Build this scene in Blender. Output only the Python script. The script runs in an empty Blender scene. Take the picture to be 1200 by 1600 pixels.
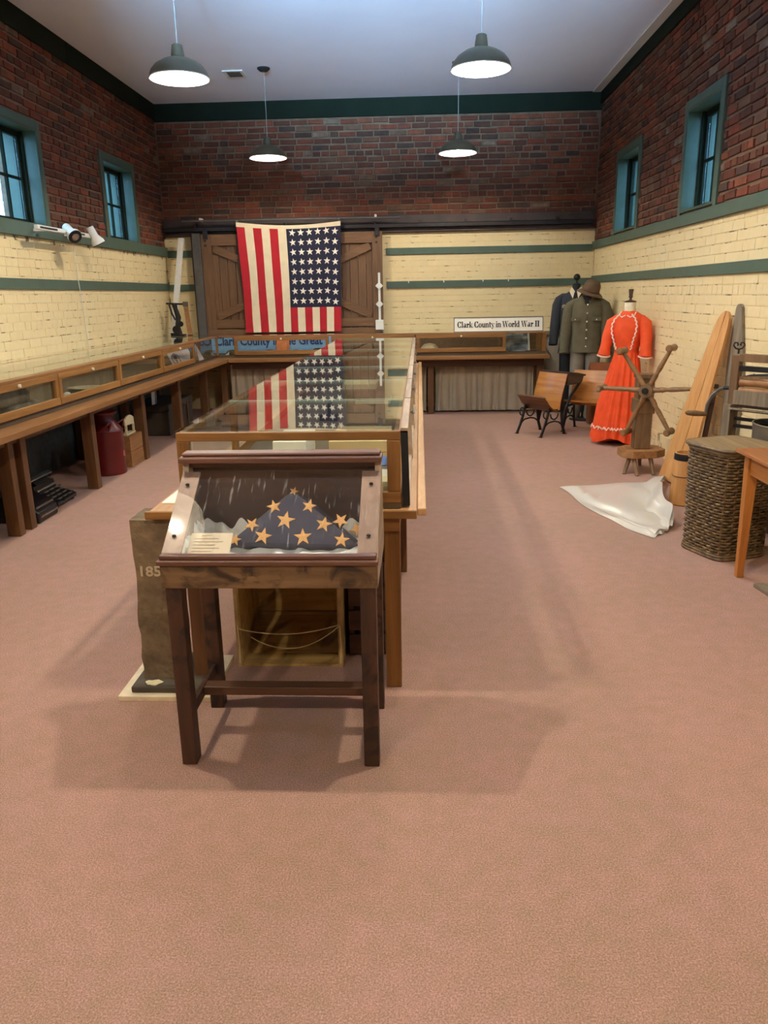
import bpy, bmesh, math, random
from mathutils import Vector, Matrix
R0 = random.Random(7)
SC = bpy.context.scene
COL = SC.collection
PI = math.pi

# ---------------------------------------------------------------- camera
CAM_POS = Vector((0.0, 0.0, 1.5))
YAW, PITCH, ROLL, FPX = -0.04870, 0.27600, -0.01750, 1204.0
def cam_axes():
    cy, sy, cp, sp = math.cos(YAW), math.sin(YAW), math.cos(PITCH), math.sin(PITCH)
    fwd = Vector((sy*cp, cy*cp, -sp)); right = Vector((cy, -sy, 0)); up = right.cross(fwd)
    cr, sr = math.cos(ROLL), math.sin(ROLL)
    return cr*right + sr*up, -sr*right + cr*up, fwd
c_r, c_u, c_f = cam_axes()
cd = bpy.data.cameras.new('camera'); cam = bpy.data.objects.new('camera', cd); COL.objects.link(cam)
m = Matrix((c_r, c_u, -c_f)).transposed().to_4x4(); m.translation = CAM_POS
cam.matrix_world = m
cd.sensor_fit = 'HORIZONTAL'; cd.sensor_width = 36.0; cd.lens = 36.0*FPX/1200.0; cd.clip_start = 0.02
SC.camera = cam

# ---------------------------------------------------------------- world, exposure
SC.view_settings.view_transform = 'Standard'; SC.view_settings.look = 'None'
SC.view_settings.exposure = 0.0; SC.view_settings.gamma = 1.0; SC.view_settings.use_curve_mapping = False
SC.cycles.transparent_max_bounces = 24
SC.cycles.max_bounces = 10; SC.cycles.diffuse_bounces = 5
SKY = (0.30, 0.62, 1.0); SKY_STRENGTH = 15.0
LAMP_STRENGTH = 2350.0; LAMP_COL = (1.0, 0.885, 0.70); COOL_POWER = 1850.0; COOL_COL = (0.32, 0.65, 1.0)
w = bpy.data.worlds.new('world'); SC.world = w; w.use_nodes = True
w.node_tree.nodes['Background'].inputs[0].default_value = (*SKY, 1)
w.node_tree.nodes['Background'].inputs[1].default_value = SKY_STRENGTH

# ---------------------------------------------------------------- helpers
def lin(c):
    return tuple((x/12.92 if x <= 0.04045 else ((x+0.055)/1.055)**2.4) for x in (v/255 for v in c))
BASE = {}
class MB:
    def __init__(s): s.v = []; s.f = []
    def add(s, vs, fs):
        b = len(s.v); s.v += [Vector(p) for p in vs]; s.f += [tuple(i+b for i in f) for f in fs]; return s
    def box(s, x0, y0, z0, x1, y1, z1):
        if x0 > x1: x0, x1 = x1, x0
        if y0 > y1: y0, y1 = y1, y0
        if z0 > z1: z0, z1 = z1, z0
        return s.add([(x0,y0,z0),(x1,y0,z0),(x1,y1,z0),(x0,y1,z0),(x0,y0,z1),(x1,y0,z1),(x1,y1,z1),(x0,y1,z1)],
              [(0,3,2,1),(4,5,6,7),(0,1,5,4),(1,2,6,5),(2,3,7,6),(3,0,4,7)])
    def bar(s, p0, p1, w, h, up=(0,0,1), w1=None, h1=None):
        p0, p1 = Vector(p0), Vector(p1); d = (p1-p0).normalized(); up = Vector(up)
        if abs(d.dot(up)) > 0.99: up = Vector((0,1,0))
        a = d.cross(up).normalized(); b = a.cross(d).normalized()
        w1 = w if w1 is None else w1; h1 = h if h1 is None else h1
        vs = []
        for p, ww, hh in ((p0,w,h),(p1,w1,h1)):
            for sx, sy in ((-1,-1),(1,-1),(1,1),(-1,1)): vs.append(p + a*sx*ww/2 + b*sy*hh/2)
        return s.add(vs, [(0,1,2,3)[::1],(7,6,5,4),(0,4,5,1),(1,5,6,2),(2,6,7,3),(3,7,4,0)])
    def tube(s, pts, r, n=8, closed=False, sq=1.0):
        pts = [Vector(p) for p in pts]; N = len(pts)
        rs = r if isinstance(r, (list, tuple)) else [r]*N
        rings = []; prev = None
        for i, p in enumerate(pts):
            if closed: t = (pts[(i+1)%N]-pts[i-1])
            else: t = pts[min(i+1,N-1)]-pts[max(i-1,0)]
            t.normalize()
            if prev is None:
                a = t.cross(Vector((0,0,1)))
                if a.length < 1e-3: a = t.cross(Vector((0,1,0)))
            else: a = prev - t*prev.dot(t)
            a.normalize(); prev = a; b = t.cross(a)
            rings.append([p + (a*math.cos(2*PI*k/n) + b*sq*math.sin(2*PI*k/n))*rs[i] for k in range(n)])
        b0 = len(s.v)
        for rg in rings: s.v += rg
        M = N if closed else N-1
        for i in range(M):
            j = (i+1) % N
            for k in range(n):
                s.f.append((b0+i*n+k, b0+i*n+(k+1)%n, b0+j*n+(k+1)%n, b0+j*n+k))
        if not closed:
            s.f.append(tuple(b0+k for k in range(n))[::-1]); s.f.append(tuple(b0+(N-1)*n+k for k in range(n)))
        return s
    def cyl(s, p0, p1, r0, r1=None, n=14): return s.tube([p0, p1], [r0, r0 if r1 is None else r1], n)
    def lathe(s, prof, c=(0,0,0), n=24, sx=1.0, sy=1.0, cap=True):
        b0 = len(s.v); c = Vector(c)
        for r, z in prof:
            for k in range(n):
                a = 2*PI*k/n; s.v.append(c + Vector((r*sx*math.cos(a), r*sy*math.sin(a), z)))
        for i in range(len(prof)-1):
            for k in range(n):
                s.f.append((b0+i*n+k, b0+i*n+(k+1)%n, b0+(i+1)*n+(k+1)%n, b0+(i+1)*n+k))
        if cap:
            s.f.append(tuple(b0+k for k in range(n))[::-1]); s.f.append(tuple(b0+(len(prof)-1)*n+k for k in range(n)))
        return s
    def prism(s, poly, ext):
        poly = [Vector(p) for p in poly]; ext = Vector(ext); n = len(poly)
        return s.add(poly + [p+ext for p in poly], [tuple(range(n))[::-1], tuple(range(n,2*n))] +
              [(i,(i+1)%n,n+(i+1)%n,n+i) for i in range(n)])
    def loft(s, rings, cap=True, closed=True):
        b0 = len(s.v); n = len(rings[0])
        for rg in rings: s.v += [Vector(p) for p in rg]
        for i in range(len(rings)-1):
            for k in range(n if closed else n-1):
                s.f.append((b0+i*n+k, b0+i*n+(k+1)%n, b0+(i+1)*n+(k+1)%n, b0+(i+1)*n+k))
        if cap:
            s.f.append(tuple(b0+k for k in range(n))[::-1]); s.f.append(tuple(b0+(len(rings)-1)*n+k for k in range(n)))
        return s
    def sheet(s, fn, nu, nv, th=None):
        P = [[Vector(fn(i/nu, j/nv)) for i in range(nu+1)] for j in range(nv+1)]
        b0 = len(s.v); W = nu+1
        for r in P: s.v += r
        q = [(b0+j*W+i, b0+j*W+i+1, b0+(j+1)*W+i+1, b0+(j+1)*W+i) for j in range(nv) for i in range(nu)]
        s.f += q
        if th is not None:
            th = Vector(th); b1 = len(s.v)
            for r in P: s.v += [p+th for p in r]
            d = b1-b0
            s.f += [tuple(k+d for k in f[::-1]) for f in q]
            edge = [(j*W, (j+1)*W) for j in range(nv)] + [((j+1)*W+nu, j*W+nu) for j in range(nv)] + \
                   [(i+1, i) for i in range(nu)] + [(nv*W+i, nv*W+i+1) for i in range(nu)]
            s.f += [(b0+a, b0+b, b1+b, b1+a) for a, b in edge]
        return s
    def sphere(s, c, r, n=12, m=8, sx=1, sy=1, sz=1):
        prof = [(max(1e-4, r*math.sin(PI*i/m)), -r*math.cos(PI*i/m)*sz) for i in range(m+1)]
        return s.lathe(prof, c, n, sx, sy)
    def xf(s, M):
        s.v = [M @ p for p in s.v]; return s
    def mesh(s, name, smooth=False):
        me = bpy.data.meshes.new(name); me.from_pydata([tuple(p) for p in s.v], [], s.f)
        bm = bmesh.new(); bm.from_mesh(me); bmesh.ops.recalc_face_normals(bm, faces=bm.faces)
        bm.to_mesh(me); bm.free()
        if smooth: me.polygons.foreach_set('use_smooth', [True]*len(me.polygons))
        return me
    def build(s, name, mat, parent=None, smooth=False, bevel=0.0, angle=None):
        b = BASE.get(parent.name, Vector((0,0,0))) if parent else Vector((0,0,0))
        s.v = [p-b for p in s.v]
        me = s.mesh(name, smooth); me.materials.append(mat)
        if smooth and angle is None: angle = 40
        if smooth and angle:
            try: me.set_sharp_from_angle(angle=math.radians(angle))
            except Exception: pass
        o = bpy.data.objects.new(name, me); COL.objects.link(o)
        if parent: o.parent = parent; BASE[o.name] = b
        if bevel:
            md = o.modifiers.new('bevel', 'BEVEL'); md.width = bevel; md.segments = 2; md.limit_method = 'ANGLE'
        return o
def tag(o, label=None, cat=None, group=None, kind=None):
    if label: o['label'] = label
    if cat: o['category'] = cat
    if group: o['group'] = group
    if kind: o['kind'] = kind
    return o
def thing(name, label, cat, loc=(0,0,0), group=None, rz=0.0, world=True, kind=None):
    o = bpy.data.objects.new(name, None); COL.objects.link(o); o.location = loc; o.rotation_euler = (0,0,rz)
    o.empty_display_size = 0.05
    BASE[o.name] = Vector(loc) if world else Vector((0,0,0))
    return tag(o, label, cat, group, kind)
def copy_tree(o, parent=None):
    c = o.copy(); COL.objects.link(c); c.parent = parent
    for ch in list(o.children): copy_tree(ch, c)
    return c
def ellipse(cx, cy, z, rx, ry, n=20, fn=None):
    out = []
    for k in range(n):
        a = 2*PI*k/n; q = fn(a) if fn else 1.0
        out.append((cx+rx*q*math.cos(a), cy+ry*q*math.sin(a), z))
    return out
def lerp(a, b, t): return a+(b-a)*t

# ---------------------------------------------------------------- materials
MATS = {}
def newmat(name):
    mt = bpy.data.materials.new(name); mt.use_nodes = True; nt = mt.node_tree
    p = nt.nodes['Principled BSDF']; MATS[name] = mt
    return mt, nt, p
def nd(nt, t, **kw):
    n = nt.nodes.new(t)
    for k, v in kw.items(): setattr(n, k, v)
    return n
def ramp(nt, stops, interp='LINEAR'):
    n = nt.nodes.new('ShaderNodeValToRGB'); cr = n.color_ramp; cr.interpolation = interp
    while len(cr.elements) < len(stops): cr.elements.new(0.5)
    for e, (p, c) in zip(cr.elements, stops): e.position = p; e.color = (*c, 1)
    return n
def plain(name, c, rough=0.6, metal=0.0, var=0.12, scale=20.0, bump=0.0, bscale=120.0, spec=0.5, c2=None, sheen=0.0):
    mt, nt, p = newmat(name); L = nt.links; c = lin(c)
    tc = nd(nt, 'ShaderNodeTexCoord'); nz = nd(nt, 'ShaderNodeTexNoise'); nz.inputs['Scale'].default_value = scale
    nz.inputs['Detail'].default_value = 5
    L.new(tc.outputs['Object'], nz.inputs['Vector'])
    lo = lin(c2) if c2 else tuple(x*(1-var) for x in c)
    r = ramp(nt, [(0.3, lo), (0.7, tuple(min(1, x*(1+var)) for x in c) if not c2 else c)])
    L.new(nz.outputs['Fac'], r.inputs[0]); L.new(r.outputs[0], p.inputs['Base Color'])
    p.inputs['Roughness'].default_value = rough; p.inputs['Metallic'].default_value = metal
    p.inputs['Specular IOR Level'].default_value = spec
    if sheen: p.inputs['Sheen Weight'].default_value = sheen
    if bump:
        n2 = nd(nt, 'ShaderNodeTexNoise'); n2.inputs['Scale'].default_value = bscale; n2.inputs['Detail'].default_value = 3
        L.new(tc.outputs['Object'], n2.inputs['Vector'])
        b = nd(nt, 'ShaderNodeBump'); b.inputs['Strength'].default_value = bump; b.inputs['Distance'].default_value = 0.01
        L.new(n2.outputs['Fac'], b.inputs['Height']); L.new(b.outputs[0], p.inputs['Normal'])
    return mt
def wood(name, c1, c2, axis='y', rough=0.45, scale=1.0, spec=0.5, bump=0.15, knots=None):
    mt, nt, p = newmat(name); L = nt.links
    tc = nd(nt, 'ShaderNodeTexCoord'); mp = nd(nt, 'ShaderNodeMapping')
    sc = {'x': (1.2, 14, 14), 'y': (14, 1.2, 14), 'z': (14, 14, 1.2)}[axis]
    mp.inputs['Scale'].default_value = tuple(v*scale for v in sc)
    L.new(tc.outputs['Object'], mp.inputs[0])
    oi = nd(nt, 'ShaderNodeObjectInfo'); L.new(oi.outputs['Random'], mp.inputs['Location'])
    n1 = nd(nt, 'ShaderNodeTexNoise'); n1.inputs['Scale'].default_value = 1.6; n1.inputs['Detail'].default_value = 8
    n1.inputs['Distortion'].default_value = 0.8; n1.inputs['Roughness'].default_value = 0.65
    L.new(mp.outputs[0], n1.inputs['Vector'])
    a, b = lin(c1), lin(c2)
    stops = [(0.30, a), (0.52, tuple((x+y)/2 for x, y in zip(a, b))), (0.70, b)]
    r = ramp(nt, stops); L.new(n1.outputs['Fac'], r.inputs[0])
    out = r.outputs[0]
    if knots:
        n3 = nd(nt, 'ShaderNodeTexNoise'); n3.inputs['Scale'].default_value = knots[1]; n3.inputs['Detail'].default_value = 4
        n3.inputs['Distortion'].default_value = 1.5
        L.new(tc.outputs['Object'], n3.inputs['Vector'])
        r3 = ramp(nt, [(0.50, (0,0,0)), (0.62, (1,1,1))]); L.new(n3.outputs['Fac'], r3.inputs[0])
        mx = nd(nt, 'ShaderNodeMix', data_type='RGBA'); mx.inputs[7].default_value = (*lin(knots[0]), 1)
        L.new(r3.outputs[0], mx.inputs[0]); L.new(out, mx.inputs[6]); out = mx.outputs[2]
    L.new(out, p.inputs['Base Color'])
    p.inputs['Roughness'].default_value = rough; p.inputs['Specular IOR Level'].default_value = spec
    bm = nd(nt, 'ShaderNodeBump'); bm.inputs['Strength'].default_value = bump; bm.inputs['Distance'].default_value = 0.004
    L.new(n1.outputs['Fac'], bm.inputs['Height']); L.new(bm.outputs[0], p.inputs['Normal'])
    return mt
def glass(name, tint=(0.97, 0.99, 0.97), f0=0.04, haze=0.0, rough=0.0, scratch=0.0):
    mt = bpy.data.materials.new(name); mt.use_nodes = True; nt = mt.node_tree; L = nt.links
    for n in list(nt.nodes): nt.nodes.remove(n)
    out = nd(nt, 'ShaderNodeOutputMaterial'); tr = nd(nt, 'ShaderNodeBsdfTransparent'); tr.inputs[0].default_value = (*tint, 1)
    gl = nd(nt, 'ShaderNodeBsdfGlossy'); gl.inputs['Roughness'].default_value = rough; gl.inputs[0].default_value = (1,1,1,1)
    geo = nd(nt, 'ShaderNodeNewGeometry'); dot = nd(nt, 'ShaderNodeVectorMath', operation='DOT_PRODUCT')
    L.new(geo.outputs['Normal'], dot.inputs[0]); L.new(geo.outputs['Incoming'], dot.inputs[1])
    def mth(op, a, b=None):
        n = nd(nt, 'ShaderNodeMath', operation=op)
        for i, q in enumerate((a, b)):
            if q is None: continue
            if isinstance(q, (int, float)): n.inputs[i].default_value = q
            else: L.new(q, n.inputs[i])
        return n.outputs[0]
    ab = mth('ABSOLUTE', dot.outputs['Value']); inv = mth('SUBTRACT', 1.0, ab)
    pw = mth('POWER', inv, 5.0); fr = mth('ADD', mth('MULTIPLY', pw, 1.0-f0), f0); fr = mth('MINIMUM', fr, 1.0)
    mx = nd(nt, 'ShaderNodeMixShader'); L.new(fr, mx.inputs[0]); L.new(tr.outputs[0], mx.inputs[1]); L.new(gl.outputs[0], mx.inputs[2])
    last = mx.outputs[0]
    if haze:
        df = nd(nt, 'ShaderNodeBsdfDiffuse'); df.inputs[0].default_value = (0.8, 0.8, 0.78, 1)
        m2 = nd(nt, 'ShaderNodeMixShader'); L.new(last, m2.inputs[1]); L.new(df.outputs[0], m2.inputs[2])
        if scratch:
            tc = nd(nt, 'ShaderNodeTexCoord'); mp = nd(nt, 'ShaderNodeMapping'); mp.inputs['Scale'].default_value = (90, 9, 9)
            mp.inputs['Rotation'].default_value = (0, 0, 0.5)
            L.new(tc.outputs['Object'], mp.inputs[0]); nz = nd(nt, 'ShaderNodeTexNoise'); nz.inputs['Scale'].default_value = 1.3
            nz.inputs['Detail'].default_value = 6; L.new(mp.outputs[0], nz.inputs[0])
            rr = ramp(nt, [(0.60, (haze,)*3), (0.72, (scratch,)*3)]); L.new(nz.outputs['Fac'], rr.inputs[0]); L.new(rr.outputs[0], m2.inputs[0])
        else: m2.inputs[0].default_value = haze
        last = m2.outputs[0]
    L.new(last, out.inputs[0]); MATS[name] = mt
    return mt
def emit(name, c, s):
    mt = bpy.data.materials.new(name); mt.use_nodes = True; nt = mt.node_tree
    for n in list(nt.nodes): nt.nodes.remove(n)
    o = nd(nt, 'ShaderNodeOutputMaterial'); e = nd(nt, 'ShaderNodeEmission'); e.inputs[0].default_value = (*c, 1); e.inputs[1].default_value = s
    nt.links.new(e.outputs[0], o.inputs[0]); MATS[name] = mt
    return mt
def brickmat(name, island, stops, rough=0.85, detail=0.35):
    mt, nt, p = newmat(name); L = nt.links
    if island: src = nd(nt, 'ShaderNodeNewGeometry').outputs['Random Per Island']
    else: src = nd(nt, 'ShaderNodeObjectInfo').outputs['Random']
    r = ramp(nt, stops, 'CONSTANT' if len(stops) > 3 else 'LINEAR'); L.new(src, r.inputs[0])
    geo = nd(nt, 'ShaderNodeNewGeometry')
    nz = nd(nt, 'ShaderNodeTexNoise'); nz.inputs['Scale'].default_value = 14; nz.inputs['Detail'].default_value = 7
    nz.inputs['Roughness'].default_value = 0.7
    L.new(geo.outputs['Position'], nz.inputs['Vector'])
    r2 = ramp(nt, [(0.3, (1-detail,)*3), (0.7, (1+detail*0.6,)*3)]); L.new(nz.outputs['Fac'], r2.inputs[0])
    mx = nd(nt, 'ShaderNodeMix', data_type='RGBA', blend_type='MULTIPLY'); mx.inputs[0].default_value = 1.0
    L.new(r.outputs[0], mx.inputs[6]); L.new(r2.outputs[0], mx.inputs[7])
    if len(stops) > 3:
        n4 = nd(nt, 'ShaderNodeTexNoise'); n4.inputs['Scale'].default_value = 5.5; n4.inputs['Detail'].default_value = 9; n4.inputs['Roughness'].default_value = 0.72
        L.new(geo.outputs['Position'], n4.inputs['Vector'])
        r4 = ramp(nt, [(0.42, (0.12,)*3), (0.64, (0.80,)*3)]); L.new(n4.outputs['Fac'], r4.inputs[0])
        m4 = nd(nt, 'ShaderNodeMix', data_type='RGBA'); m4.inputs[7].default_value = (*lin((96,64,48)), 1)
        L.new(r4.outputs[0], m4.inputs[0]); L.new(mx.outputs[2], m4.inputs[6]); L.new(m4.outputs[2], p.inputs['Base Color'])
    else: L.new(mx.outputs[2], p.inputs['Base Color'])
    p.inputs['Roughness'].default_value = rough; p.inputs['Specular IOR Level'].default_value = 0.22
    b = nd(nt, 'ShaderNodeBump'); b.inputs['Strength'].default_value = 0.5 if len(stops) > 3 else 0.12; b.inputs['Distance'].default_value = 0.006
    n2 = nd(nt, 'ShaderNodeTexNoise'); n2.inputs['Scale'].default_value = 60; n2.inputs['Detail'].default_value = 4
    L.new(geo.outputs['Position'], n2.inputs['Vector'])
    L.new(n2.outputs['Fac'], b.inputs['Height']); L.new(b.outputs[0], p.inputs['Normal'])
    return mt
RED = [(0.0, lin((132,64,44))), (0.20, lin((108,54,38))), (0.40, lin((146,78,52))), (0.55, lin((92,50,38))), (0.70, lin((118,74,54))),
       (0.82, lin((66,48,42))), (0.88, lin((122,90,68))), (0.94, lin((74,58,50))), (0.975, lin((142,118,98)))]
CREAM = [(0.0, lin((224,202,152))), (1.0, lin((227,205,156)))]
M_RED_I = brickmat('red_brick_field', True, RED, 0.8); M_RED_O = brickmat('red_brick', False, RED, 0.8)
M_CR_I = brickmat('painted_brick_field', True, CREAM, 0.6, 0.05); M_CR_O = brickmat('painted_brick', False, CREAM, 0.6, 0.05)
M_MORTAR = plain('lime_mortar', (124,97,76), 0.95, var=0.25, scale=9, bump=0.6, bscale=90)
def cracked(name):
    mt, nt, p = newmat(name); L = nt.links; geo = nd(nt, 'ShaderNodeNewGeometry')
    nz = nd(nt, 'ShaderNodeTexNoise'); nz.inputs['Scale'].default_value = 6.5; nz.inputs['Detail'].default_value = 8
    nz.inputs['Roughness'].default_value = 0.75
    L.new(geo.outputs['Position'], nz.inputs[0])
    r = ramp(nt, [(0.535, lin((222,200,150))), (0.60, lin((104,84,56)))]); L.new(nz.outputs['Fac'], r.inputs[0])
    L.new(r.outputs[0], p.inputs['Base Color']); p.inputs['Roughness'].default_value = 0.7
    return mt
M_CRJOINT = cracked('painted_joint')
M_GREEN = plain('green_trim_paint', (72,90,74), 0.5, var=0.10, scale=6)
M_FRIEZE = plain('dark_green_frieze_paint', (30,37,27), 0.75, var=0.12, scale=4, spec=0.08)
M_TEAL = plain('teal_window_paint', (62,78,56), 0.45, var=0.08)
M_CEIL = plain('ceiling_paint', (238,242,255), 0.8, var=0.02, scale=2)
M_WHITE = plain('white_paint', (225,222,212), 0.45, var=0.03)
M_OAKX = wood('oak_x', (116,76,32), (160,112,56), 'x'); M_OAKY = wood('oak_y', (116,76,32), (160,112,56), 'y'); M_OAKZ = wood('oak_z', (112,72,28), (154,106,50), 'z')
M_OAKL = wood('pale_oak_y', (170,124,78), (206,160,108), 'y', 0.5)
M_GREYOAK = wood('weathered_oak_y', (140,116,92), (186,162,134), 'y', 0.55)
M_WALNUT = wood('bench_leg_z', (82,52,26), (118,78,42), 'z', 0.5); M_BENCH = wood('bench_top_y', (122,82,44), (156,108,62), 'y', 0.35)
M_BENCHX = wood('bench_top_x', (122,82,44), (156,108,62), 'x', 0.35)
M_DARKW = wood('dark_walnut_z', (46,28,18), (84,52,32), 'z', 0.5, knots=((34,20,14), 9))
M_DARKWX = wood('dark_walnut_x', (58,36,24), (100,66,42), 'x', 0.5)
M_APRON = wood('figured_board_x', (92,68,42), (138,108,72), 'x', 0.6, knots=((52,36,22), 8))
M_MAUVEW = wood('red_molding_x', (80,50,38), (122,82,64), 'x', 0.4); M_MAUVEY = wood('grey_rose_stile', (132,106,90), (168,140,122), 'y', 0.5)
M_DOOR = wood('barn_door_z', (88,60,36), (120,86,54), 'z', 0.6); M_DOORX = wood('barn_door_x', (92,62,36), (124,88,54), 'x', 0.6)
M_IRON = plain('dark_iron', (44,40,40), 0.55, 0.6, 0.3, 12); M_TRACK = plain('rail_timber', (58,44,38), 0.6, 0.0, 0.35, 7, 0.4)
M_STEEL = plain('grey_steel_strip', (92,88,84), 0.5, 0.3, 0.2, 8); M_CHROME = plain('bright_metal', (190,188,184), 0.25, 0.9)
M_BRASS = plain('brass_knob', (244,232,200), 0.25, 0.2)
M_BLACK = plain('black_enamel', (18,18,20), 0.3, var=0.3); M_BLACKM = plain('matt_black', (26,24,24), 0.8)
M_GLASS = glass('clear_glass'); M_PLEXI = glass('scratched_acrylic', (0.985,0.985,0.985), 0.045, haze=0.004, rough=0.02, scratch=0.10)
M_WINGLASS = glass('window_glass', (0.9, 0.96, 1.0), 0.05)
M_GLASS_EDGE = plain('glass_edge', (190,214,196), 0.2)
M_PAPER = plain('paper', (236,230,212), 0.8, var=0.03); M_CARD = plain('cream_card', (232,214,160), 0.8, var=0.05)
M_INK = plain('ink_black', (28,26,28), 0.7); M_BLUEINK = plain('ink_navy', (24,52,110), 0.7)
def carpet():
    mt, nt, p = newmat('mauve_carpet'); L = nt.links; tc = nd(nt, 'ShaderNodeTexCoord')
    n1 = nd(nt, 'ShaderNodeTexNoise'); n1.inputs['Scale'].default_value = 210; n1.inputs['Detail'].default_value = 6; n1.inputs['Roughness'].default_value = 0.8
    L.new(tc.outputs['Object'], n1.inputs[0])
    r = ramp(nt, [(0.30, lin((114,86,74))), (0.5, lin((168,133,117))), (0.70, lin((218,178,156)))]); L.new(n1.outputs['Fac'], r.inputs[0])
    n2 = nd(nt, 'ShaderNodeTexNoise'); n2.inputs['Scale'].default_value = 1.3; n2.inputs['Detail'].default_value = 5
    L.new(tc.outputs['Object'], n2.inputs[0])
    n3 = nd(nt, 'ShaderNodeTexNoise'); n3.inputs['Scale'].default_value = 16; n3.inputs['Detail'].default_value = 6; L.new(tc.outputs['Object'], n3.inputs[0])
    av = nd(nt, 'ShaderNodeMath', operation='MULTIPLY_ADD'); av.inputs[1].default_value = 0.55; L.new(n3.outputs['Fac'], av.inputs[0])
    hv = nd(nt, 'ShaderNodeMath', operation='MULTIPLY'); hv.inputs[1].default_value = 0.45; L.new(n2.outputs['Fac'], hv.inputs[0]); L.new(hv.outputs[0], av.inputs[2])
    r2 = ramp(nt, [(0.38, (0.90, 0.93, 0.86)), (0.62, (1.06, 1.01, 1.05))]); L.new(av.outputs[0], r2.inputs[0])
    mx = nd(nt, 'ShaderNodeMix', data_type='RGBA', blend_type='MULTIPLY'); mx.inputs[0].default_value = 1
    L.new(r.outputs[0], mx.inputs[6]); L.new(r2.outputs[0], mx.inputs[7]); L.new(mx.outputs[2], p.inputs['Base Color'])
    p.inputs['Roughness'].default_value = 0.95; p.inputs['Specular IOR Level'].default_value = 0.1
    b = nd(nt, 'ShaderNodeBump'); b.inputs['Strength'].default_value = 0.04; b.inputs['Distance'].default_value = 0.002
    L.new(n1.outputs['Fac'], b.inputs['Height']); L.new(b.outputs[0], p.inputs['Normal'])
    return mt
M_CARPET = carpet()

# ---------------------------------------------------------------- room shell
XL, XR, YB, YF, ZC = -3.35, 2.26, 10.6, -3.2, 3.84
WT = 0.36
tag(MB().box(XL-WT, YF-WT, -0.12, XR+WT, YB+WT, 0).build('floor', M_CARPET), 'mauve brown carpeted floor of the long room', kind='structure')
tag(MB().box(XL-WT, YF-WT, ZC, XR+WT, YB+WT, ZC+0.1).build('ceiling', M_CEIL), 'pale flat painted ceiling', kind='structure')
WIN_R = [(8.64, 9.52), (6.42, 7.18), (4.20, 4.96), (1.98, 2.74), (-0.24, 0.52)]
WIN_L = [(8.68, 9.55), (6.36, 7.22), (4.16, 5.00), (1.96, 2.78), (-0.24, 0.56)]
WZ0, WZ1 = 2.12, 2.925
def wall_core(mb, side, wins):
    x0, x1 = (XL-WT, XL-0.006) if side < 0 else (XR+0.006, XR+WT)
    mb.box(x0, YF, 0, x1, YB+WT, WZ0); mb.box(x0, YF, WZ1, x1, YB+WT, ZC)
    ys = sorted(wins); y = YF
    for a, b in ys: mb.box(x0, y, WZ0, x1, a, WZ1); y = b
    mb.box(x0, y, WZ0, x1, YB+WT, WZ1)
w_left = tag(MB().box(XL-WT, YF, 0, XL-0.01, YF+.01, .01).build('wall_left', M_MORTAR), 'left brick wall, red above and cream painted below', kind='structure')
w_right = tag(MB().box(XR+0.01, YF, 0, XR+WT, YF+.01, .01).build('wall_right', M_MORTAR), 'right brick wall, red above and cream painted below', kind='structure')
def fill_wall(o, side, wins):
    mb = MB(); wall_core(mb, side, wins)
    me = mb.mesh('wall', False); me.materials.append(M_MORTAR); o.data = me
fill_wall(w_left, -1, WIN_L); fill_wall(w_right, 1, WIN_R)
w_back = tag(MB().box(XL, YB+0.006, 0, XR, YB+WT, ZC).build('wall_back', M_MORTAR), 'far brick wall behind the barn door and flag', kind='structure')
w_front = tag(MB().box(XL-WT, YF-WT, 0, XR+WT, YF, ZC).build('wall_front', plain('front_wall', (150,120,96), 0.8)), 'brick coloured wall behind the viewer', kind='structure')

# painted joints behind the cream bricks (thin coat over the mortar)
ZS_L, ZS_R = 2.02, 2.01     # underside of the sill boards
def coat(name, parent, b):
    o = MB().box(*b).build(name, M_CRJOINT, parent); return o
coat('paint_coat', w_left, (XL-0.02, YF, 0, XL-0.003, YB, ZS_L))
coat('paint_coat', w_right, (XR+0.003, YF, 0, XR+0.02, YB, ZS_R))
coat('paint_coat', w_back, (XL, YB+0.003, 0, XR, YB+0.02, 2.26))

# bricks
def proj(p):
    v = Vector(p)-CAM_POS; d = v.dot(c_f)
    if d <= 0.05: return None
    return 600+FPX*v.dot(c_r)/d, 800-FPX*v.dot(c_u)/d, d
def brick_mesh(L, H, seed, name, depth=0.03, ch=0.005):
    rr = random.Random(seed); j = lambda a: rr.uniform(-a, a)
    l, h = L/2, H/2
    vs = [(-l,0,-h),(l,0,-h),(l,0,h),(-l,0,h)]
    a, d = (.0008, .0008) if ch < .004 else (.003, .0025)
    cx = ch if ch > .004 else .0007; b = a if ch > .004 else .0003
    f = [(-l+cx+j(b), -depth+j(d), -h+ch+j(a)), (l-cx+j(b), -depth+j(d), -h+ch+j(a)),
         (l-cx+j(b), -depth+j(d), h-ch+j(a)), (-l+cx+j(b), -depth+j(d), h-ch+j(a))]
    return vs+f, [(4,5,6,7),(0,1,5,4),(1,2,6,5),(2,3,7,6),(3,0,4,7)]
CH = 0.0735
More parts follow.
